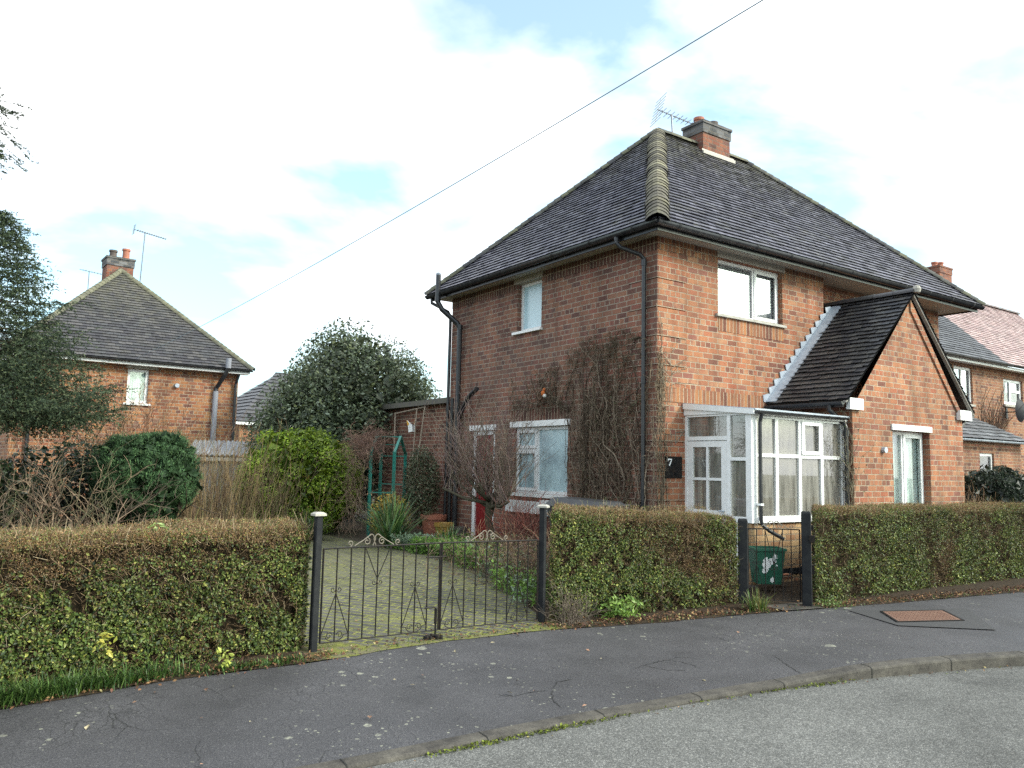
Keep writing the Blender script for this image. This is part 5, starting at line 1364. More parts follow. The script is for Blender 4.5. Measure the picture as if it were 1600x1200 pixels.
# bare tangled bush
st = Sticks(); rnd = random.Random(40); base = vec(-7.75, 3.5, -1.62)
for k in range(75):
    a = rnd.uniform(0, 6.28); c0 = vec(rnd.uniform(-1.5, .75), rnd.uniform(-.45, .45), rnd.uniform(0, .5))
    grow(st, c0, (math.cos(a) * .8, math.sin(a) * .5, rnd.uniform(.5, 1.3)), rnd.uniform(.7, 1.2), .010, 2, rnd, rnd.choice(((.22, .15, .1), (.16, .11, .08), (.28, .2, .14), (.13, .12, .07), (.1, .08, .06))), up=.03, wob=.22, kids=(2, 4), ratio=.6, ang=.9)
tb = empty('bare_bush', tuple(base), label='tangled leafless brown bush left of the clipped conifer', cat='bush'); stick_obj('stems', st, 'bark', tb)

# golden reeds / stems between conifer and laurel
st = Sticks(); rnd = random.Random(41); base = vec(-5.0, 6.6, -1.6)
for k in range(560):
    c0 = vec(rnd.gauss(.15, .62), rnd.gauss(0, .35), 0)
    grow(st, c0, (rnd.gauss(0, .16) + c0[0] * .15, rnd.gauss(0, .12), 1), rnd.uniform(.7, 1.9), .006, 1, rnd, rnd.choice(((.2, .14, .08), (.3, .21, .11), (.15, .10, .07), (.17, .15, .08))), up=.06, wob=.08, kids=(1, 3), ratio=.35, ang=.5, rmin=.0028)
tb = empty('dry_shrub', tuple(base), label='pale golden dry stems between the conifer and the laurel', cat='bush'); stick_obj('stems', st, 'bark', tb)
# brown twiggy shrub rising in front of the left house
st = Sticks(); rnd = random.Random(42); base = vec(-5.6, 10.2, -1.6)
for k in range(120):
    c0 = vec(rnd.gauss(0, .8), rnd.gauss(0, .3), 0)
    grow(st, c0, (rnd.gauss(0, .2), rnd.gauss(0, .2), 1), rnd.uniform(1.8, 2.6), .010, 2, rnd, rnd.choice(((.2, .11, .07), (.14, .08, .06), (.26, .16, .09))), up=.05, wob=.14, kids=(2, 4), ratio=.34, ang=.7, rmin=.004)
tb = empty('twiggy_shrub', tuple(base), label='reddish brown twiggy shrub against the left house wall', cat='bush'); stick_obj('stems', st, 'bark', tb)
# tall single whips
st = Sticks(); rnd = random.Random(43); base = vec(-6.9, 8.0, -1.6)
for k in range(16):
    grow(st, vec(rnd.uniform(-1.7, .6), rnd.gauss(0, .2), .3), (rnd.gauss(.15, .15), 0, 1), rnd.uniform(1.7, 2.6), .008, 0, rnd, (.17, .11, .08), up=.02, wob=.06, nseg=9, rmin=.003)
tb = empty('tall_stems', tuple(base), label='few tall thin bare whips rising over the clipped conifer', cat='plant'); stick_obj('stems', st, 'bark', tb)

# bare pollard-like tree by the side door
st = Sticks(); rnd = random.Random(44); base = vec(-.85, 3.22, -1.55); bark = (.085, .075, .05)
def thick(p0, p1, r0, r1, n=6):
    pts = [np.array(p0) + (np.array(p1) - np.array(p0)) * k / n + vec(rnd.gauss(0, .012), rnd.gauss(0, .012), 0) for k in range(n + 1)]
    for k in range(n): st.seg(pts[k], pts[k + 1], r0 + (r1 - r0) * k / n, r0 + (r1 - r0) * (k + 1) / n, bark)
    return pts[-1]
tmb = MB(); tp = [vec(0, 0, 0), vec(.02, .0, .3), vec(-.02, .05, .6), vec(0, .02, .85), vec(.02, .06, 1.05)]
tmb.tube(tp, [.075, .062, .07, .085, .06], 9, (.07, .062, .04))
limbs = [((-.05, .6, 1.2), .4), ((.05, -.6, 1.15), .4), ((-.3, .9, 1.3), .55), ((-.4, -.2, 1.2), .5), ((.1, .3, 1.35), .5), ((-.3, .5, 1.4), .5), ((-.1, -.35, 1.35), .5), ((-.5, .8, 1.1), .4), ((-.2, -.8, .95), .35)]
for (e, ln) in limbs:
    s0 = tp[3] + vec(rnd.gauss(0, .03), rnd.gauss(0, .03), rnd.uniform(-.1, .15)); e = vec(*e) + vec(rnd.gauss(0, .05), rnd.gauss(0, .05), rnd.gauss(0, .05))
    m_ = (s0 + e) / 2 + vec(0, 0, -.06); tmb.tube([s0, m_, e], [.035, .027, .02], 7, bark)
    for k in range(25):
        f = rnd.uniform(.2, 1); q = s0 + (e - s0) * f
        grow(st, q, (rnd.gauss(0, .45), rnd.gauss(0, .5), 1), rnd.uniform(.5, 1.6), .0072, 1, rnd, rnd.choice(((.24, .17, .14), (.19, .15, .11), (.34, .27, .21), (.26, .18, .17))), up=.07, wob=.11, kids=(2, 4), ratio=.45, ang=.6, rmin=.0022)
tb = empty('bare_tree', tuple(base), label='small leafless tree with many upright shoots before the side door', cat='tree')
tmb.build('trunk', M['bark'], tb, smooth=True); stick_obj('crown', st, 'bark', tb)
# red stemmed shrub beneath the frosted window
st = Sticks(); rnd = random.Random(45); base = vec(-1.05, 1.55, -1.55)
for k in range(170):
    c0 = vec(rnd.gauss(0, .22), rnd.gauss(.1, .42), 0)
    grow(st, c0, (rnd.gauss(0, .25), rnd.gauss(0, .25), 1), rnd.uniform(.5, .95), .006, 1, rnd, rnd.choice(((.2, .06, .05), (.15, .06, .05), (.24, .1, .07))), up=.05, wob=.13, kids=(2, 4), ratio=.5, ang=.7)
tb = empty('red_stem_shrub', tuple(base), label='low dense reddish bare shrub below the frosted window', cat='bush'); stick_obj('stems', st, 'bark', tb)
# brown dry shrub in the bed right behind the gate
st = Sticks(); rnd = random.Random(46); base = vec(-2.2, .1, -1.6)
for k in range(260):
    c0 = vec(rnd.gauss(0, .38), rnd.gauss(0, .8), 0)
    grow(st, c0, (rnd.gauss(0, .4), rnd.gauss(0, .4), 1), rnd.uniform(.35, .75), .005, 1, rnd, rnd.choice(((.12, .08, .06), (.09, .06, .045), (.17, .12, .08), (.2, .13, .08))), up=.0, wob=.2, kids=(2, 5), ratio=.55, ang=.9)
tb = empty('dry_shrub', tuple(base), label='dense brown shrub seen through the right leaf of the driveway gate', cat='bush'); stick_obj('stems', st, 'bark', tb)
mb = MB(); rng = np.random.default_rng(5); m = 5200; Q = np.stack([rng.normal(0, .42, m), rng.normal(0, .8, m), rng.uniform(.02, .62, m)], 1)
add_leaves(mb, Q, np.tile(vec(0, -.3, 1), (m, 1)), .035, tri_palette(m, [(.06, .08, .03), (.12, .07, .05), (.16, .18, .05), (.08, .05, .04)], [2, 3, .7, 3], rng), 1, .5, rng); mb.build('foliage', M['leaf'], tb)

# climber of bare stems over the side wall
st = Sticks(); rnd = random.Random(50)
def vine_top(y):
    return float(np.interp(y, [0, .4, 1.1, 1.7, 2.2, 2.8, 3.6], [1.9, 2.05, 2.05, 2.15, 1.85, 1.7, 1.5])) + rnd.gauss(0, .13)
for k in range(270):
    y = rnd.choice((rnd.uniform(.1, 1.8), 2.1 * rnd.random() ** .8, rnd.gauss(1.3, .3), rnd.uniform(.1, 3.3), rnd.uniform(.1, 3.0)))
    z = rnd.uniform(-1.4, .8) if y < 2.05 else rnd.uniform(.9, 1.3); zt_ = vine_top(y); L_ = min(zt_ - z, rnd.uniform(.5, 2.4))
    if L_ < .2: continue
    wd = rnd.choice((.5, 1, 2.2)); n = int(L_ / .07); p = vec(-.02 - rnd.random() * .06, max(.05, min(y, 2.05 - .25 * rnd.random() ** 2 if z < .85 else 3.6)), z); dy = rnd.gauss(0, .12)
    r0 = rnd.choice((.004, .006, .009, .013)); c = rnd.choice(((.16, .12, .085), (.2, .155, .11), (.10, .075, .055), (.3, .24, .18)))
    for i in range(n):
        dy = dy * .8 + rnd.gauss(0, .2) * wd; q = p + vec(rnd.gauss(0, .008), dy * .07, .07); q[1] = max(.04, q[1]); q[0] = min(-.012, max(-.14, q[0]))
        if .72 > q[2] > -.55 and q[1] > 2.1: q[1] = 2.1
        st.seg(p, q, r0 * (1 - .5 * i / n), r0 * (1 - .5 * (i + 1) / n), c); p = q
        if rnd.random() < .35:
            a = p; bd = vec(rnd.gauss(-.3, .3), rnd.gauss(0, 1), rnd.gauss(.2, .8)); bd /= np.linalg.norm(bd)
            for _ in range(rnd.randint(1, 4)):
                b2 = a + bd * .04; b2[0] = min(-.01, max(-.18, b2[0])); st.seg(a, b2, .0028, .002, tuple(x * 1.15 for x in c)); a = b2; bd = bd + vec(0, rnd.gauss(0, .3), rnd.gauss(-.1, .3)); bd /= np.linalg.norm(bd)
# fuzzy heads at the top
for k in range(95):
    y = rnd.choice((rnd.uniform(.1, 2.0), rnd.uniform(.1, 3.3))); z = vine_top(y) - abs(rnd.gauss(0, .22))
    for _ in range(9):
        grow(st, vec(-.03, y + rnd.gauss(0, .05), z), (rnd.gauss(-.3, .4), rnd.gauss(0, .8), rnd.gauss(.2, .8)), rnd.uniform(.08, .22), .003, 0, rnd, (.13, .105, .07), up=-.03, wob=.3, nseg=4)
# one long arching branch above the window
for zz in (0, .04, .09):
    p = vec(-.05, 2.1, .98 + zz)
    for i in range(38):
        q = p + vec(0, .05, .012 * math.sin(i * .3) + (.01 if i < 10 else -.002)); st.seg(p, q, .012 - .0002 * i, .0118 - .0002 * i, (.08, .065, .045)); p = q
    for k in range(14):
        y = 2.2 + rnd.random() * 1.7; grow(st, vec(-.05, y, 1.05 + zz), (rnd.gauss(-.2, .2), rnd.gauss(.2, .8), rnd.gauss(.3, .6)), rnd.uniform(.2, .5), .005, 1, rnd, (.11, .09, .06), kids=(1, 3))
vine = empty('bare_climber', (0, 0, 0), label='bare woody climber covering the lower side wall', cat='climbing plant'); stick_obj('stems', st, 'bark', vine)
mb = MB(); rng = np.random.default_rng(8); m = 2600
Q = np.stack([-rng.uniform(.03, .15, m), rng.uniform(.08, 2.05, m), rng.uniform(-1.4, 2.0, m)], 1); Q = Q[pnoise(Q, 3, 3) > .55]
add_leaves(mb, Q, np.tile(vec(-1, 0, .3), (len(Q), 1)), .035, tri_palette(len(Q), [(.12, .14, .06), (.15, .1, .06), (.1, .08, .05)], [1, 3, 3], rng), .9, .5, rng); mb.build('dry_leaves', M['leaf'], vine)
# stems round the corner on the front wall
st = Sticks(); rnd = random.Random(51)
for k in range(60):
    x = rnd.uniform(-.02, .13); z = rnd.uniform(-1.4, 1.3); p = vec(x, -.03, z); n = rnd.randint(8, 22); c = rnd.choice(((.13, .10, .07), (.17, .13, .09), (.22, .18, .13)))
    for i in range(n):
        q = p + vec(rnd.gauss(0, .018), rnd.gauss(0, .006), .06); q[1] = min(-.018, q[1]); st.seg(p, q, .005, .004, c); p = q
        if rnd.random() < .4: grow(st, p, (rnd.gauss(0, .8), -.2, rnd.gauss(0, .6)), rnd.uniform(.05, .16), .003, 0, rnd, c, nseg=3)
for (x0_, z0_, dx, ln) in ((.25, 1.0, .1, .9), (.3, 1.3, .6, .35), (.3, 1.35, -.6, .35), (.3, 1.55, .5, .3), (.28, 1.6, -.5, .3), (.3, 1.8, .25, .25), (.3, 1.45, .9, .3)):
    grow(st, vec(x0_, -.03, z0_), (dx, -.02, 1 if abs(dx) < .2 else .35), ln, .008, 1, rnd, (.3, .25, .19), up=.0, wob=.1, kids=(2, 4), ratio=.4, ang=.8, rmin=.003)
v2 = stick_obj('bare_climber', st, 'bark', label='thin bare climber stems on the front corner left of the porch', cat='climbing plant')
# small leaves over the porch corner downpipe
st = Sticks(); rnd = random.Random(52)
for k in range(26):
    grow(st, vec(GX0 - .07 + rnd.gauss(0, .05), GY - .02 + rnd.gauss(0, .03), rnd.uniform(-1.4, .2)), (rnd.gauss(-.1, .25), -.05, 1), rnd.uniform(.3, .7), .005, 1, rnd, (.2, .17, .12), wob=.2, kids=(1, 3))
cl = empty('ivy_stems', (0, 0, 0), label='straggly leafy climber on the downpipe right of the porch', cat='climbing plant'); stick_obj('stems', st, 'bark', cl)
T_ = np.array(st.b)[::2]; mb = MB(); rng = np.random.default_rng(3); add_leaves(mb, T_, np.tile(vec(0, -1, .3), (len(T_), 1)), .035, tri_palette(len(T_), [(.08, .11, .04), (.14, .15, .08), (.05, .07, .03)], [3, 1, 3], rng), 1, .6, rng); mb.build('leaves', M['leaf'], cl)

# spruce at the left
def spruce(name, base, h, label, seed, r_base=2.0, z_low=1.2, nb=150, k=20, pw=.75, extra=()):
    rnd = random.Random(seed); rng = np.random.default_rng(seed); t = empty(name, base, label=label, cat='tree')
    mb = MB(); mb.tube([(0, 0, 0), (.03, 0, h * .5), (0, 0, h)], [.16, .09, .015], 10, (.07, .05, .04)); mb.build('trunk', M['bark'], t, smooth=True)
    A = []; Bq = []; st = Sticks(); lenf = [rnd.choice((.6, .8, .9, 1.0, 1.12)) for _ in range(37)]
    for i in range(nb + len(extra)):
        if i >= nb: z, az, L = extra[i - nb]; f = .5
        else: f = ((i + .5) / nb) ** 1.35; z = z_low + (h - z_low) * f; L = (r_base * (1 - f) ** pw + .12) * rnd.uniform(.85, 1.1) * lenf[i % 37]; az = i * 2.399963 + rnd.gauss(0, .2)
        d = vec(math.cos(az), math.sin(az), -.05 - .25 * (1 - f)); p = vec(0, 0, z); n = max(5, int(L / .12)); pts = [p]
        for k in range(n):
            d = d + vec(rnd.gauss(0, .03), rnd.gauss(0, .03), .045); d /= np.linalg.norm(d); q = p + d * L / n
            st.seg(p, q, max(.004, .022 * (1 - k / n) * L / 2), max(.004, .022 * (1 - (k + 1) / n) * L / 2), (.1, .075, .055)); 
            if k > n * .25:
                A.append(p); Bq.append(q)
                for s_ in (-1, 1, -1, 1):
                    sd = np.cross(d, Zv) * s_; ll = (L * .24 * (1 - .45 * k / n) + .10) * rnd.uniform(.5, 1.5)
                    dd = sd * .85 + d * .6 + vec(0, 0, rnd.uniform(-.95, .1)); dd /= np.linalg.norm(dd); a = p + d * rnd.random() * L / n; m_ = max(2, int(ll / .1))
                    for j in range(m_):
                        dd = dd + vec(0, 0, .05 * rnd.uniform(-1, 1)); dd /= np.linalg.norm(dd); b = a + dd * ll / m_; A.append(a); Bq.append(b)
                        if rnd.random() < .6:
                            e = b + (dd + np.cross(dd, Zv) * rnd.choice((-.8, .8)) + vec(0, 0, rnd.gauss(0, .25))) * .09; A.append(b); Bq.append(e)
                        a = b
            p = q
    st.into(m2 := MB()); m2.build('branches', M['bark'], t)
    A = np.array(A); Bq = np.array(Bq)
    f = rng.uniform(0, 1, (len(A), k, 1)); Pn = (A[:, None] + (Bq - A)[:, None] * f).reshape(-1, 3); ax = np.repeat(unit(Bq - A), k, 0)
    nrm = unit(np.cross(ax, rng.normal(size=ax.shape))); dirn = unit(np.cross(nrm, ax) + ax * .75)
    col = tri_palette(len(Pn), [(.04, .062, .034), (.065, .09, .045), (.024, .038, .025), (.13, .155, .08)], [4, 3, 3, 1], rng)
    L_ = rng.uniform(.028, .05, len(Pn))[:, None]; w = nrm * .008
    V = np.stack([Pn - w, Pn + w, Pn + dirn * L_], 1).reshape(-1, 3); F = (np.arange(len(Pn))[:, None] * 3 + np.arange(3)).astype(np.int64)
    m3 = MB(); m3.add(V, F, np.repeat(col, 3, 0)); m3.build('needles', M['leaf_matt'], t)
    return t
spruce('spruce_tree', (-8.5, 4.2, -1.6), 4.95, 'dark spruce tree at the left edge with a wide drooping skirt', 61, 1.6, 2.2, nb=340, k=26, pw=.85)
spruce('spruce_tree', (-9.95, 4.6, -1.6), 9.4, 'taller spruce whose branch tips hang high above the other spruce', 62, 1.35, 3.2, nb=150, k=16, extra=((5.9, R(-33), 1.85), (5.6, R(-38), 1.9), (5.45, R(-28), 1.7), (6.15, R(-36), 1.6)))

# bush on the far right behind the long hedge
blob_bush('evergreen_bush', (9.6, -.5, -.78), (1.45, .8, 1.05), 16000, [(.02, .035, .022), (.03, .05, .03), (.045, .06, .035), (.14, .15, .07)], [4, 4, 3, .25], .06, 'dark evergreen bush at the right edge before the projecting bay', 'bush', 26, clumps=60, cl_r=.3, aspect=.25)
st = Sticks(); rnd = random.Random(53); base = vec(5.9, -1.75, -1.5)
for k in range(70):
    grow(st, vec(rnd.uniform(-.6, .55), rnd.gauss(0, .04), .35), (rnd.gauss(.1, .35), rnd.gauss(0, .15), 1), rnd.uniform(.45, .85), .004, 1, rnd, (.24, .16, .1), wob=.12, kids=(1, 3), ratio=.4)
tb = empty('twiggy_shrub', tuple(base), label='thin bare twigs before the right corner of the gable wall', cat='bush'); stick_obj('stems', st, 'bark', tb)

# ================================================================== GARDEN ARCH, POTS, SMALL THINGS
M['green_paint'] = mat_plain('green_paint', (.02, .22, .175), .5, dirt_tone=(.07, .16, .12), damt=.6)
arch = empty('garden_arch', (-1.72, 6.4, -1.55), label='green painted garden arch half covered with dead climber', cat='garden arch')
a0 = vec(0, 0, 0)
la, lb = vec(0, 0, 0), vec(.32, -.42, 0)        # near panel
ra, rb_ = vec(.62, .82, 0), vec(1.0, .42, 0)     # far panel
H1, H2 = 1.78, 1.9
def bar(m, p, q, r=.022): m.tube([p, q], r, 4)
for (p, h) in ((la, H1 - .0), (lb, H1), (ra, H1), (rb_, H1)):
    m = MB(); bar(m, p, p + Zv * h, .036); m.build('post', M['green_paint'], arch)
for (p, q, zs) in ((la, lb, (.45, .95)), (ra, rb_, (.55, 1.1, 1.7))):
    for z in zs: m = MB(); bar(m, p + Zv * z, q + Zv * z, .016); m.build('side_rail', M['green_paint'], arch)
m = MB(); pkf = (lb + rb_) / 2 + Zv * 2.1; pkb = (la + ra) / 2 + Zv * 2.1
for (p, pk) in ((la, pkb), (ra, pkb), (lb, pkf), (rb_, pkf)): bar(m, p + Zv * (H1 - .03), pk, .036)
bar(m, pkf, pkb, .016); bar(m, (rb_ + Zv * H1 + pkf) / 2, (ra + Zv * H1 + pkb) / 2, .014)
m.build('roof_rails', M['green_paint'], arch)
st = Sticks(); rnd = random.Random(54)
for k in range(150):
    p = (la * rnd.random() + vec(-.22, .12, 0)) + vec(rnd.gauss(-.02, .14), rnd.gauss(0, .14), rnd.uniform(.2, 1.9)); grow(st, p, (rnd.gauss(0, .5), rnd.gauss(0, .4), rnd.gauss(-.3, .8)), rnd.uniform(.25, .6), .004, 1, rnd, rnd.choice(((.26, .17, .12), (.18, .12, .09), (.32, .23, .16))), up=-.05, wob=.2, kids=(2, 4), ratio=.5)
for k in range(330):
    f = rnd.random(); p = (la * (1 - f) + (pkb * 1.0) * f); p = vec(p[0] - .1 + rnd.gauss(0, .17), p[1] + rnd.gauss(0, .2), 1.75 + f * .3 + rnd.gauss(.08, .1)); grow(st, p, (rnd.gauss(0, .8), rnd.gauss(0, .6), rnd.gauss(-.1, .7)), rnd.uniform(.15, .42), .004, 1, rnd, rnd.choice(((.26, .16, .12), (.2, .12, .1), (.33, .2, .15))), up=-.06, wob=.25, kids=(2, 4), ratio=.5)
ac = stick_obj('dead_climber', st, 'bark', label='dry reddish climber draped over the green arch', cat='climbing plant'); ac.location = arch.location

def leaf_plant(name, base, n, r, h, size, cols, wts, label, seed, cat='plant', aspect=.5):
    rng = np.random.default_rng(seed); t = empty(name, base, label=label, cat=cat)
    d = unit(rng.normal(size=(n, 3))); Q = d * (rng.uniform(.3, 1, n) ** .5)[:, None] * vec(r, r, h / 2) + vec(0, 0, h / 2); Q = Q[Q[:, 2] > .02]
    mb = MB(); add_leaves(mb, Q, unit(Q - vec(0, 0, h * .4)) + vec(0, 0, .3), size, tri_palette(len(Q), cols, wts, rng), .9, aspect, rng); mb.build('leaves', M['leaf'], t)
    st = Sticks(); rnd = random.Random(seed)
    for k in range(14): grow(st, vec(0, 0, 0), (rnd.gauss(0, .4), rnd.gauss(0, .4), 1), h * .8, .008, 1, rnd, (.12, .08, .05))
    stick_obj('stems', st, 'bark', t); return t
leaf_plant('yellow_shrub', (-1.72, 5.45, -1.55), 1500, .4, 1.0, .065, [(.5, .36, .06), (.36, .3, .07), (.5, .26, .05), (.14, .15, .04)], [4, 2, 1, 1.5], 'small yellow leaved shrub at the foot of the arch', 71)
leaf_plant('variegated_shrub', (-.42, 6.6, -1.35), 4200, .42, 1.75, .06, [(.11, .14, .07), (.3, .31, .2), (.06, .085, .05), (.18, .2, .12)], [4, 2.5, 3, 2], 'grey green variegated shrub against the outbuilding by the pipes', 72)

def strap_plant(name, base, n, L, w, col, label, seed, cat='plant', droop=1.0, sp=1.0):
    rnd = random.Random(seed); mb = MB()
    for k in range(n):
        az = rnd.uniform(0, 6.28); tilt = rnd.uniform(.1, .95) * sp; d = vec(math.cos(az) * tilt, math.sin(az) * tilt, 1); d /= np.linalg.norm(d); p = vec(rnd.gauss(0, .05 * sp), rnd.gauss(0, .05 * sp), 0); l = L * rnd.uniform(.6, 1.1); ns = 7
        sd = np.cross(d, Zv); sd = sd / (np.linalg.norm(sd) + 1e-6); V = []; c = tuple(x * rnd.uniform(.7, 1.3) for x in rnd.choice(col))
        for i in range(ns + 1):
            ww = w * (1 - (i / ns) ** 2) + .001; V += [p - sd * ww, p + sd * ww]; d = d + vec(0, 0, -.13 * droop * (i / ns + .3)); d /= np.linalg.norm(d); p = p + d * l / ns
        mb.add(V, [(2 * i, 2 * i + 1, 2 * i + 3, 2 * i + 2) for i in range(ns)], c)
    o = mb.build(name, M['leaf'], None, loc=base); tag(o, label=label, cat=cat); return o
gr1 = [(.09, .17, .05), (.14, .24, .08), (.06, .11, .04), (.24, .32, .15)]
strap_plant('strap_leaf_plant', (-2.15, 4.5, -1.52), 230, 1.05, .018, gr1, 'large clump of arching strap leaves behind the left gate leaf', 81)
strap_plant('strap_leaf_plant', (-3.0, 6.3, -1.55), 230, .7, .008, [(.09, .12, .05), (.13, .14, .07), (.06, .08, .035)], 'grassy clump at the foot of the laurel bush', 82, droop=1.3, sp=1.5)
strap_plant('grass_tuft', (-.78, -2.42, -1.65), 130, .26, .006, [(.16, .2, .05), (.24, .26, .09), (.1, .14, .04)], 'pale grass tuft at the foot of the thick post', 83, droop=1.3, cat='grass')
strap_plant('strap_leaf_plant', (-1.45, 3.6, -1.5), 90, .5, .012, gr1, 'smaller strap leaved plant in the bed before the side door', 84)
def weed(name, base, n, r, h, size, cols, label, seed, cat='plant'):
    rng = np.random.default_rng(seed); Q = np.stack([rng.normal(0, r, n), rng.normal(0, r, n), rng.uniform(.01, h, n)], 1); mb = MB()
    add_leaves(mb, Q, np.tile(vec(0, -.3, 1), (n, 1)), size, tri_palette(n, cols, [1] * len(cols), rng), .8, .5, rng); o = mb.build(name, M['leaf'], None, loc=base); tag(o, label=label, cat=cat); return o
weed('green_weed', (-2.62, -2.02, -1.64), 260, .12, .22, .06, [(.18, .3, .05), (.12, .22, .04), (.24, .36, .08)], 'bright green weed growing from the foot of the middle hedge', 91)
weed('low_weeds', (.3, -2.68, -1.65), 220, .11, .08, .03, [(.1, .17, .04), (.15, .22, .05)], 'small weeds beside the right thick post', 92)
st = Sticks(); rnd = random.Random(93)
for k in range(70): grow(st, vec(rnd.gauss(0, .07), rnd.gauss(0, .04), 0), (rnd.gauss(.2, .6), rnd.gauss(-.1, .3), 1), rnd.uniform(.15, .42), .003, 1, rnd, (.15, .12, .095), up=-.02, wob=.25, kids=(2, 4), rmin=.0016)
mb = MB(); st.into(mb); o = mb.build('dry_weed', M['bark'], None, loc=(-3.27, -1.98, -1.65)); tag(o, label='grey dry twiggy weed beside the slim post of the middle hedge', cat='weed')
weed('yellow_sprig', (-7.68, -2.1, -1.42), 26, .02, .16, .05, [(.55, .5, .1), (.4, .42, .08)], 'yellow leaf sprig low in the left hedge', 94)
weed('pale_ivy_sprig', (-7.35, -1.75, -.6), 14, .035, .09, .06, [(.42, .5, .2), (.3, .4, .14)], 'pale green ivy sprig standing above the left hedge top', 95)
weed('yellow_sprig', (-6.83, -2.1, -1.6), 24, .03, .1, .05, [(.5, .55, .12), (.4, .45, .1)], 'pale yellow weed at the right part of the left hedge foot', 96)

# ground cover bed right of the drive
rng = np.random.default_rng(12); n = 17000
y = rng.uniform(-1.2, 4.2, n); xe = np.interp(y, [p[1] for p in dr], [p[0] for p in dr]); x = xe + rng.gamma(1.3, .34, n) - .12 + .06 * np.sin(y * 7)
z = np.array([gz(a, b) for a, b in zip(x, y)]) + rng.uniform(0, .26, n)
Q = np.stack([x, y, z], 1); ok = (y > 1.0) | (rng.uniform(0, 1, n) < .25); Q = Q[ok]
silv = pnoise(Q, 2.5, 4) > .5
colr = np.where(silv[:, None], tri_palette(len(Q), [(.14, .2, .12), (.22, .28, .2)], [2, 1], rng), tri_palette(len(Q), [(.1, .19, .03), (.16, .26, .05), (.06, .1, .03)], [2, 1, 1], rng))
mb = MB(); add_leaves(mb, Q, np.tile(vec(0, -.3, 1), (len(Q), 1)), .07, colr * 1.45, .7, .35, rng); o = mb.build('ground_cover', M['leaf']); tag(o, label='low green and silver ground cover in the bed beside the drive', cat='ground cover', kind='stuff')
# long grass along the left hedge foot
rng = np.random.default_rng(13); mb = MB()
def blades(n, xr, yf, L, cols, dens=None, w=.0032):
    x = rng.uniform(*xr, n); 
    if dens is not None: x = x[rng.uniform(0, 1, n) < dens(x)]
    n = len(x); y = np.array([yf(a) for a in x]) + rng.normal(0, .045, n); z = np.array([gz(a, b) for a, b in zip(x, y)])
    az = rng.uniform(0, 6.28, n); l = L * rng.uniform(.4, 1.1, n); lean = rng.uniform(.1, .9, n); d = np.stack([np.cos(az) * lean, np.sin(az) * lean - .25, np.ones(n)], 1); d = unit(d)
    sd = unit(np.cross(d, vec(0, 0, 1))); p0 = np.stack([x, y, z], 1); p1 = p0 + d * l[:, None] * .5; p2 = p1 + unit(d + vec(0, 0, -.35) + np.stack([np.cos(az), np.sin(az), np.zeros(n)], 1) * .5) * l[:, None] * .5
    V = np.stack([p0 - sd * w, p0 + sd * w, p1 + sd * w, p1 - sd * w, p2], 1).reshape(-1, 3); b = np.arange(n)[:, None] * 5
    c = np.repeat(tri_palette(n, cols, [1] * len(cols), rng), 5, 0)
    mb.add(V, np.concatenate([b + np.array([[0, 1, 2, 3]])]).astype(np.int64), c)
    mb.add(V, (b + np.array([[3, 2, 4]])).astype(np.int64), c)
gcol = [(.05, .11, .025), (.09, .17, .035), (.14, .22, .06), (.035, .07, .02)]
blades(5200, (-9.6, -7.0), lambda a: edge_y(a) + .1, .2, gcol, lambda x: np.clip((-7.0 - x) * .9, .12, 1))
blades(700, (-7.0, -6.2), lambda a: edge_y(a) + .1, .08, gcol)
blades(900, (-6, 9), lambda a: edge_y(a) + .08, .06, gcol)
o = mb.build('grass', M['leaf']); tag(o, label='long grass along the foot of the left hedge', cat='grass', kind='stuff')
# fallen leaves
mb = MB(); n = 9500; x = rng.uniform(-9.5, 9, n); thick_ = (pnoise(np.stack([x, x * 0, x * 0], 1), 3, 9) * 1.0)
inside = ((x > -5.9) & (x < -3.6)) | ((x > -.5) & (x < .1))
y = np.array([edge_y(a) for a in x]) + .07 + rng.normal(0, .08, n) + np.abs(rng.normal(0, .09, n)); keep = rng.uniform(0, 1, n) < np.where(inside, .18, .35 + thick_ * .7)
x, y = x[keep], y[keep]; z = np.maximum(-1.648, -1.65) + rng.uniform(.004, .03, len(x))
lc_ = [(.2, .1, .05), (.13, .065, .045), (.26, .15, .07), (.32, .26, .12), (.09, .05, .035)]
add_leaves(mb, np.stack([x, y, z], 1), np.tile(vec(0, 0, 1), (len(x), 1)), .032, tri_palette(len(x), lc_, [3, 3, 2, .6, 3], rng), .55, .55, rng)
# a few along the kerb
i = rng.integers(60, len(kp) - 8, 700); q = kp[i] - nr_[i] * np.abs(rng.normal(.02, .045, len(i)))[:, None]; sel = rng.uniform(0, 1, len(i)) < np.where(kp[i][:, 0] > -4.5, .9, .15); q = q[sel]
add_leaves(mb, np.stack([q[:, 0], q[:, 1], np.full(len(q), -1.755)], 1), np.tile(vec(0, 0, 1), (len(q), 1)), .022, tri_palette(len(q), lc_ + [(.12, .15, .04)], [3, 3, 2, 2, 3, 2], rng), .5, .5, rng)
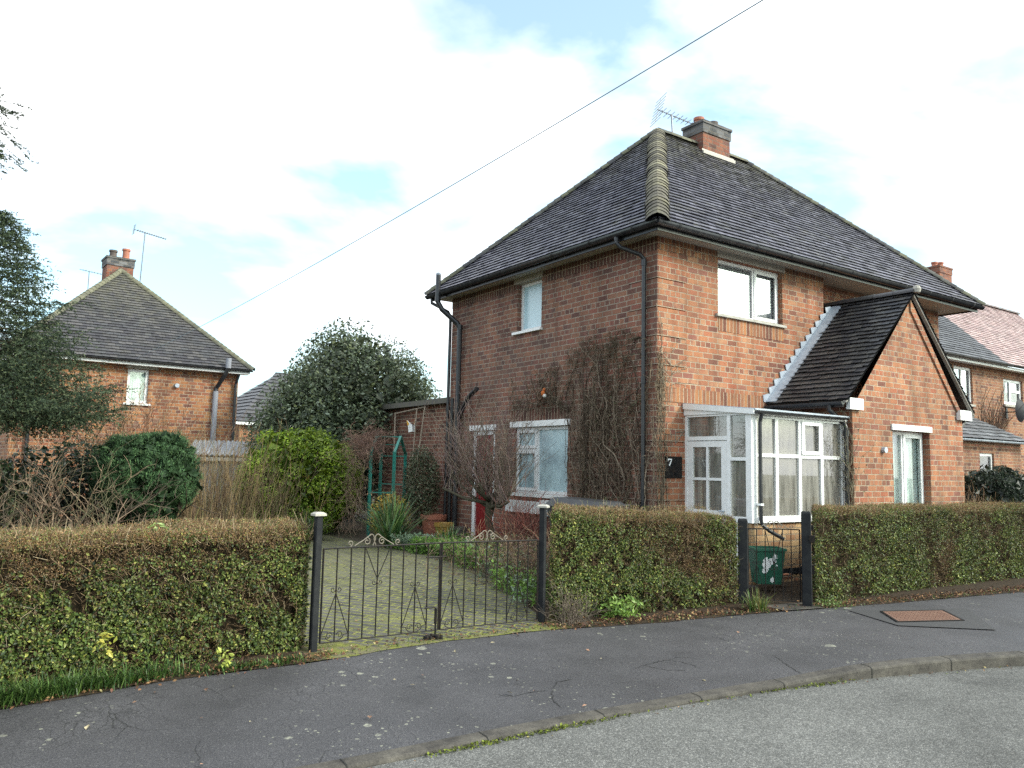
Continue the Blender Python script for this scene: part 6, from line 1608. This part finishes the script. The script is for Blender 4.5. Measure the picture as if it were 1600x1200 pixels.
# scattered
for k in range(55):
    x = rng.uniform(-8, 3); y = rng.uniform(-4.1, -2.3); f = np.clip((y + 4.2) / 2, 0, 1)
    add_leaves(mb, np.array([[x, y, -1.72 + .075 * f + .004]]), np.array([[0, 0, 1.]]), .035 if k % 3 else .05, tri_palette(1, [(.35, .2, .13), (.4, .34, .22), (.2, .12, .08)], [1, 1, 1], rng), .25, .6, rng)
n = 420; x = rng.uniform(-6, -2.6, n); y = rng.uniform(-1.9, 3, n)
add_leaves(mb, np.stack([x, y, np.array([gz(a, b) for a, b in zip(x, y)]) + .014], 1), np.tile(vec(0, 0, 1), (n, 1)), .03, tri_palette(n, [(.32, .2, .12), (.4, .32, .2), (.18, .12, .07)], [1, 1, 1], rng), .3, .55, rng)
o = mb.build('fallen_leaves', M['litterm']); tag(o, label='brown fallen leaves scattered along the hedges and kerb', cat='leaves', kind='stuff')
# moss in the gutter of the road
mb = MB(); n = 16000; i = rng.integers(0, len(kp), n); sel = (kp[i][:, 0] > -6.2) & (kp[i][:, 0] < -2.2); i = i[sel]; dens = pnoise(np.stack([kp[i][:, 0], kp[i][:, 0] * 0, kp[i][:, 0] * 0], 1), 3.5, 5); i = i[rng.uniform(0, 1, len(i)) < np.clip((dens - .35) * 3, .04, 1)]
q = kp[i] - nr_[i] * (rng.uniform(.0, .05, len(i)))[:, None] + tn[i] * rng.uniform(-.06, .06, len(i))[:, None]
add_leaves(mb, np.stack([q[:, 0], q[:, 1], -1.758 + rng.uniform(0, .012, len(q))], 1), np.tile(vec(0, 0, 1), (len(q), 1)), .02, tri_palette(len(q), [(.13, .17, .02), (.2, .24, .035), (.08, .09, .025)], [1, 1, 1], rng), .7, .7, rng)
o = mb.build('moss', M['leaf_matt']); tag(o, label='green moss in the gutter along the dropped kerb', cat='moss', kind='stuff')

# pots by the pipes
def pot(name, loc, r, h, mat, label, soil=True, sq=False):
    t = empty(name, loc, label=label, cat='plant pot'); m = MB()
    m.lathe([(0, 0), (r * .7, 0), (r * .92, h * .8), (r, h * .8), (r, h), (r * .88, h), (r * .84, h * .86), (0, h * .86)], 0, 0, 0, 20); m.build('pot', M[mat], t)
    return t
M['yellow_glaze'] = mat_plain('ochre_glaze', (.42, .26, .06), .4, dirt_tone=(.2, .14, .06))
pot('plant_pot', (-.62, 5.25, -1.5), .2, .34, 'yellow_glaze', 'ochre glazed plant pot at the foot of the pipes')
pot('plant_pot', (-.35, 6.15, -1.5), .28, .44, 'terracotta', 'wide terracotta pot behind the ochre pot')
pot('plant_pot', (-.42, 4.95, -1.5), .15, .28, 'darkpot', 'small dark pot nearest the wall pipes')
st_ = MB()
for (x, y, z, s_) in ((-.55, 5.2, -1.14, .06), (-.42, 4.95, -1.2, .06)): st_.lathe([(0, -.03), (s_, 0), (s_ * .8, s_ * .7), (0, s_)], x, y, z, 9)
# sun bleached sticks against the outbuilding
tr = empty('stick_trellis', (.22, 6.9, -1.5), label='pale stick frame leaning on the outbuilding wall', cat='trellis')
m = MB(); m.tube([(-.03, 2.3, 1.3), (-.03, 2.3, 2.75)], .018, 6); m.tube([(-.03, 2.35, 2.72), (-.03, .75, 2.82)], .015, 6); m.tube([(-.04, 1.35, 1.0), (-.04, 1.15, 2.8)], .016, 6); m.tube([(-.05, 1.15, .9), (-.05, .75, 2.8)], .018, 6)
m.build('poles', mat_plain('bleached_wood', (.42, .34, .26), .8), tr)
bf = empty('wall_butterfly', (.24, 8.25, .86), label='white and yellow butterfly ornament on the outbuilding wall', cat='wall ornament')
for sg in (-1, 1):
    m = MB(); q = [vec(0, 0, -.1), vec(0, sg * .14, -.12), vec(0, sg * .16, .0), vec(0, sg * .2, .17), vec(0, sg * .04, .05)]
    m.poly_prism([p + vec(-.02 - abs(p[1]) * .4, 0, 0) for p in q], (-.012, 0, 0), (.85, .85, .82)); m.build('wing', M['vc'], bf)
    m = MB(); q = [vec(0, sg * .2, .17), vec(0, sg * .17, .03), vec(0, sg * .12, .08)]; m.poly_prism([p + vec(-.033 - abs(p[1]) * .4, 0, 0) for p in q], (-.004, 0, 0), (.7, .38, .05)); m.build('wing_tip', M['vc'], bf)
m = MB(); m.tube([(-.04, 0, -.12), (-.05, 0, .08)], .012, 6, (.05, .04, .03)); m.build('body', M['vc'], bf)
# orange and white robin-like wall ornament on the climber: simple bird figurine
bo = empty('bird_ornament', (-.12, 2.69, 1.28), label='small orange and white bird ornament in the climber above the window', cat='wall ornament')
m = MB()
for (c, r, s_, col_) in (((0, 0, 0), .055, (1, 1.1, 1.25), (.12, .06, .03)), ((-.03, -.01, .02), .04, (1, 1, 1.2), (.62, .16, .03)), ((-.01, -.02, .085), .032, (1, 1, 1), (.5, .14, .04)), ((-.03, -.06, -.03), .035, (1, 1, 1), (.75, .73, .68))):
    V = []; F = []
    for i in range(7):
        for k in range(10):
            a = math.pi * i / 6; b = 2 * math.pi * k / 10; V.append((c[0] + r * s_[0] * math.sin(a) * math.cos(b), c[1] + r * s_[1] * math.sin(a) * math.sin(b), c[2] + r * s_[2] * math.cos(a)))
    for i in range(6):
        for k in range(10): F.append((i * 10 + k, i * 10 + (k + 1) % 10, (i + 1) * 10 + (k + 1) % 10, (i + 1) * 10 + k))
    m.add(V, F, col_)
m.poly_prism([(0, .05, -.03), (0, .13, -.07), (0, .12, -.1), (0, .04, -.07)], (-.02, 0, 0), (.12, .06, .03)); m.poly_prism([(-.01, -.05, .09), (-.01, -.075, .08), (-.01, -.05, .075)], (-.01, 0, 0), (.05, .04, .03))
m.build('body', M['vc'], bo)
# wheelie bin behind the middle hedge: lid shows above it
wb = empty('wheelie_bin', (-.98, .5, -1.56), R(8), label='dark grey wheelie bin whose lid shows above the middle hedge', cat='bin')
binm = mat_plain('bin_plastic', (.025, .027, .032), .45, dirt_tone=(.1, .1, .1), damt=.4)
m = MB(); m.hexa([(-.24, -.3, .06), (.24, -.3, .06), (.24, .3, .06), (-.24, .3, .06), (-.29, -.55, .97), (.29, -.55, .97), (.29, .52, .97), (-.29, .52, .97)]); m.build('body', binm, wb)
m = MB(); m.hexa([(-.31, -.6, .975), (.31, -.6, .975), (.31, .56, .975), (-.31, .56, .975), (-.22, -.5, 1.07), (.22, -.5, 1.07), (.22, .45, 1.1), (-.22, .45, 1.1)]); m.tube([(-.25, -.63, 1.02), (.25, -.63, 1.02)], .02, 8); m.build('lid', binm, wb)
for x in (-.27, .27):
    m = MB(); m.tube([(x - .03, .3, .1), (x + .03, .3, .1)], .1, 16); m.build('wheel', M['black'], wb)
# recycling box by the porch
bx = empty('recycling_box', (.40, -1.66, -1.5), R(-33), label='dark green plastic box with white torn sticker beside the porch', cat='recycling box')
gm = mat_plain('green_plastic', (.012, .10, .06), .4, dirt_tone=(.05, .12, .08), damt=.35)
m = MB(); h = .46
def ringbox(a, b, z): return [(-a, -b, z), (a, -b, z), (a, b, z), (-a, b, z)]
V = ringbox(.155, .13, 0) + ringbox(.2, .17, h) + ringbox(.19, .16, h) + ringbox(.15, .125, .02)
m.add(V, [(0, 3, 2, 1), (0, 1, 5, 4), (1, 2, 6, 5), (2, 3, 7, 6), (3, 0, 4, 7), (4, 5, 9, 8), (5, 6, 10, 9), (6, 7, 11, 10), (7, 4, 8, 11), (8, 9, 13, 12), (9, 10, 14, 13), (10, 11, 15, 14), (11, 8, 12, 15), (12, 13, 14, 15)]); m.build('body', gm, bx)
m = MB()
for (a, b) in (((-.215, -.185), (.215, -.165)), ((-.215, .165), (.215, .185))): m.box(a[0], b[0], a[1], b[1], h - .02, h + .012)
for x in (-.215, .195): m.box(x, x + .02, -.164, .164, h - .02, h + .012)
m.build('rim', gm, bx)
m = MB(); rnd = random.Random(6)
def front(x, z): return vec(x, -(.13 + (.17 - .13) * z / h) - .003, z)
def blot(cx, cz, r, n=22, el=1.0):
    pts = []
    for k in range(n):
        a = 2 * math.pi * k / n; rr = r * rnd.uniform(.6, 1.15); pts.append(front(cx + rr * math.cos(a), cz + rr * el * math.sin(a)))
    c = front(cx, cz); m.add([c] + pts, [(0, 1 + k, 1 + (k + 1) % n) for k in range(n)])
blot(-.05, .27, .06, el=1.6); blot(.02, .31, .055, el=.9); blot(.06, .36, .035, el=1.3); blot(-.07, .18, .04); blot(.03, .06, .035, el=1.2); blot(.085, .25, .015)
m.build('torn_sticker', M['white_old'], bx)
br = MB()
for (x, y, z, a) in ((.75, -1.5, -1.5, 0), (.76, -1.49, -1.43, .1), (.98, -1.52, -1.5, .05)):
    br.box(x - .11, x + .11, y - .05, y + .05, z, z + .065)
o = br.build('loose_bricks', M['brick_front']); tag(o, label='few loose red bricks beside the green box', cat='bricks')

# overhead wire from the left house to a pole beyond the camera
wa, wb_ = vec(-4.96, 14.6, 2.62), vec(-3.26, -12.14, 4.41)
m = MB(); pts = []
for k in range(41):
    f = k / 40; p = wa * (1 - f) + wb_ * f; p[2] -= .27 * 4 * f * (1 - f); pts.append(p)
m.tube(pts, .005, 6); o = m.build('overhead_wire', mat_plain('wire', (.2, .3, .36), .5)); tag(o, label='thin overhead phone wire crossing the sky', cat='wire')
m = MB(); m.tube([(wb_[0], wb_[1], -1.8), (wb_[0], wb_[1], wb_[2] + .3)], [.13, .1], 12); o = m.build('utility_pole', M['bark']); tag(o, label='wooden pole carrying the phone wire', cat='pole')

# ================================================================== CAMERA, LIGHT, SKY
f_, yaw, pitch, roll = 1242.9897945665257, 0.6068355739707569, 0.10212706508807251, 0.02107775252236459
Cx = Vector((-8.695762, -8.650043, 0))
rv = Vector((0.8200488928110278, -0.5719092799481827, 0.020966375665780426)); uv = Vector((-0.07543916895961793, -0.0717094645769408, 0.9945685921427295)); dv = Vector((0.5672995198183141, 0.8171765587675895, 0.1019496278299763))
cam = bpy.data.cameras.new('camera'); co = bpy.data.objects.new('camera', cam); COL.objects.link(co)
mt = Matrix((( rv.x, uv.x, -dv.x, Cx.x), (rv.y, uv.y, -dv.y, Cx.y), (rv.z, uv.z, -dv.z, Cx.z), (0, 0, 0, 1)))
co.matrix_world = mt; cam.sensor_width = 36; cam.lens = f_ / 1600 * 36; cam.clip_end = 2000; cam.clip_start = .05
scene.camera = co

SUN_EL, SUN_AZ = R(32), math.atan2(-.80, .60)      # direction towards the sun in plan (x right, y away)
sd_ = Vector((math.cos(SUN_EL) * math.cos(SUN_AZ), math.cos(SUN_EL) * math.sin(SUN_AZ), math.sin(SUN_EL)))
L = bpy.data.lights.new('sun', 'SUN'); L.energy = 1.5; L.angle = R(12); L.color = (1, .95, .87)
lo = bpy.data.objects.new('sun', L); COL.objects.link(lo); lo.rotation_euler = sd_.to_track_quat('Z', 'Y').to_euler()
w = bpy.data.worlds.new('World'); scene.world = w; w.use_nodes = True; t = w.node_tree; t.nodes.clear()
N_ = t.nodes.new; Lk = t.links.new
sky = N_('ShaderNodeTexSky'); sky.sky_type = 'NISHITA'; sky.sun_disc = False; sky.ozone_density = .4; sky.dust_density = 3.0; sky.air_density = .8; sky.sun_elevation = SUN_EL; sky.sun_rotation = math.atan2(sd_.x, sd_.y)
bg = N_('ShaderNodeBackground'); bg.inputs[1].default_value = .14; tm = N_('ShaderNodeMix'); tm.data_type = 'RGBA'; tm.blend_type = 'MULTIPLY'; tm.inputs[0].default_value = 1; tm.inputs[7].default_value = (1.05, 1.38, 1.24, 1); Lk(sky.outputs[0], tm.inputs[6]); Lk(tm.outputs[2], bg.inputs[0])
bc = N_('ShaderNodeBackground'); bc.inputs[0].default_value = (.97, .985, 1, 1); bc.inputs[1].default_value = .84
tc = N_('ShaderNodeTexCoord'); mp = N_('ShaderNodeMapping'); mp.inputs['Scale'].default_value = (1, 1, 2.4); mp.inputs['Location'].default_value = (.35, .1, .2); Lk(tc.outputs['Generated'], mp.inputs[0])
n1 = N_('ShaderNodeTexNoise'); n1.inputs['Scale'].default_value = 2.3; n1.inputs['Detail'].default_value = 7; n1.inputs['Roughness'].default_value = .5; n1.inputs['Distortion'].default_value = .3; Lk(mp.outputs[0], n1.inputs[0])
cr = N_('ShaderNodeValToRGB'); cr.color_ramp.elements[0].position = .41; cr.color_ramp.elements[0].color = (.14, .14, .14, 1); cr.color_ramp.elements[1].position = .585; cr.color_ramp.elements[1].color = (1, 1, 1, 1); Lk(n1.outputs[0], cr.inputs[0])
mx = N_('ShaderNodeMixShader'); Lk(cr.outputs[0], mx.inputs[0]); Lk(bg.outputs[0], mx.inputs[1]); Lk(bc.outputs[0], mx.inputs[2])
wo = N_('ShaderNodeOutputWorld'); Lk(mx.outputs[0], wo.inputs[0])
scene.view_settings.view_transform = 'Standard'; scene.view_settings.look = 'None'; scene.view_settings.gamma = 1; scene.view_settings.exposure = 1.24
scene.cycles.max_bounces = 8; scene.cycles.transparent_max_bounces = 16; scene.cycles.use_denoising = False; scene.cycles.caustics_reflective = False; scene.cycles.caustics_refractive = False; scene.cycles.sample_clamp_indirect = 4
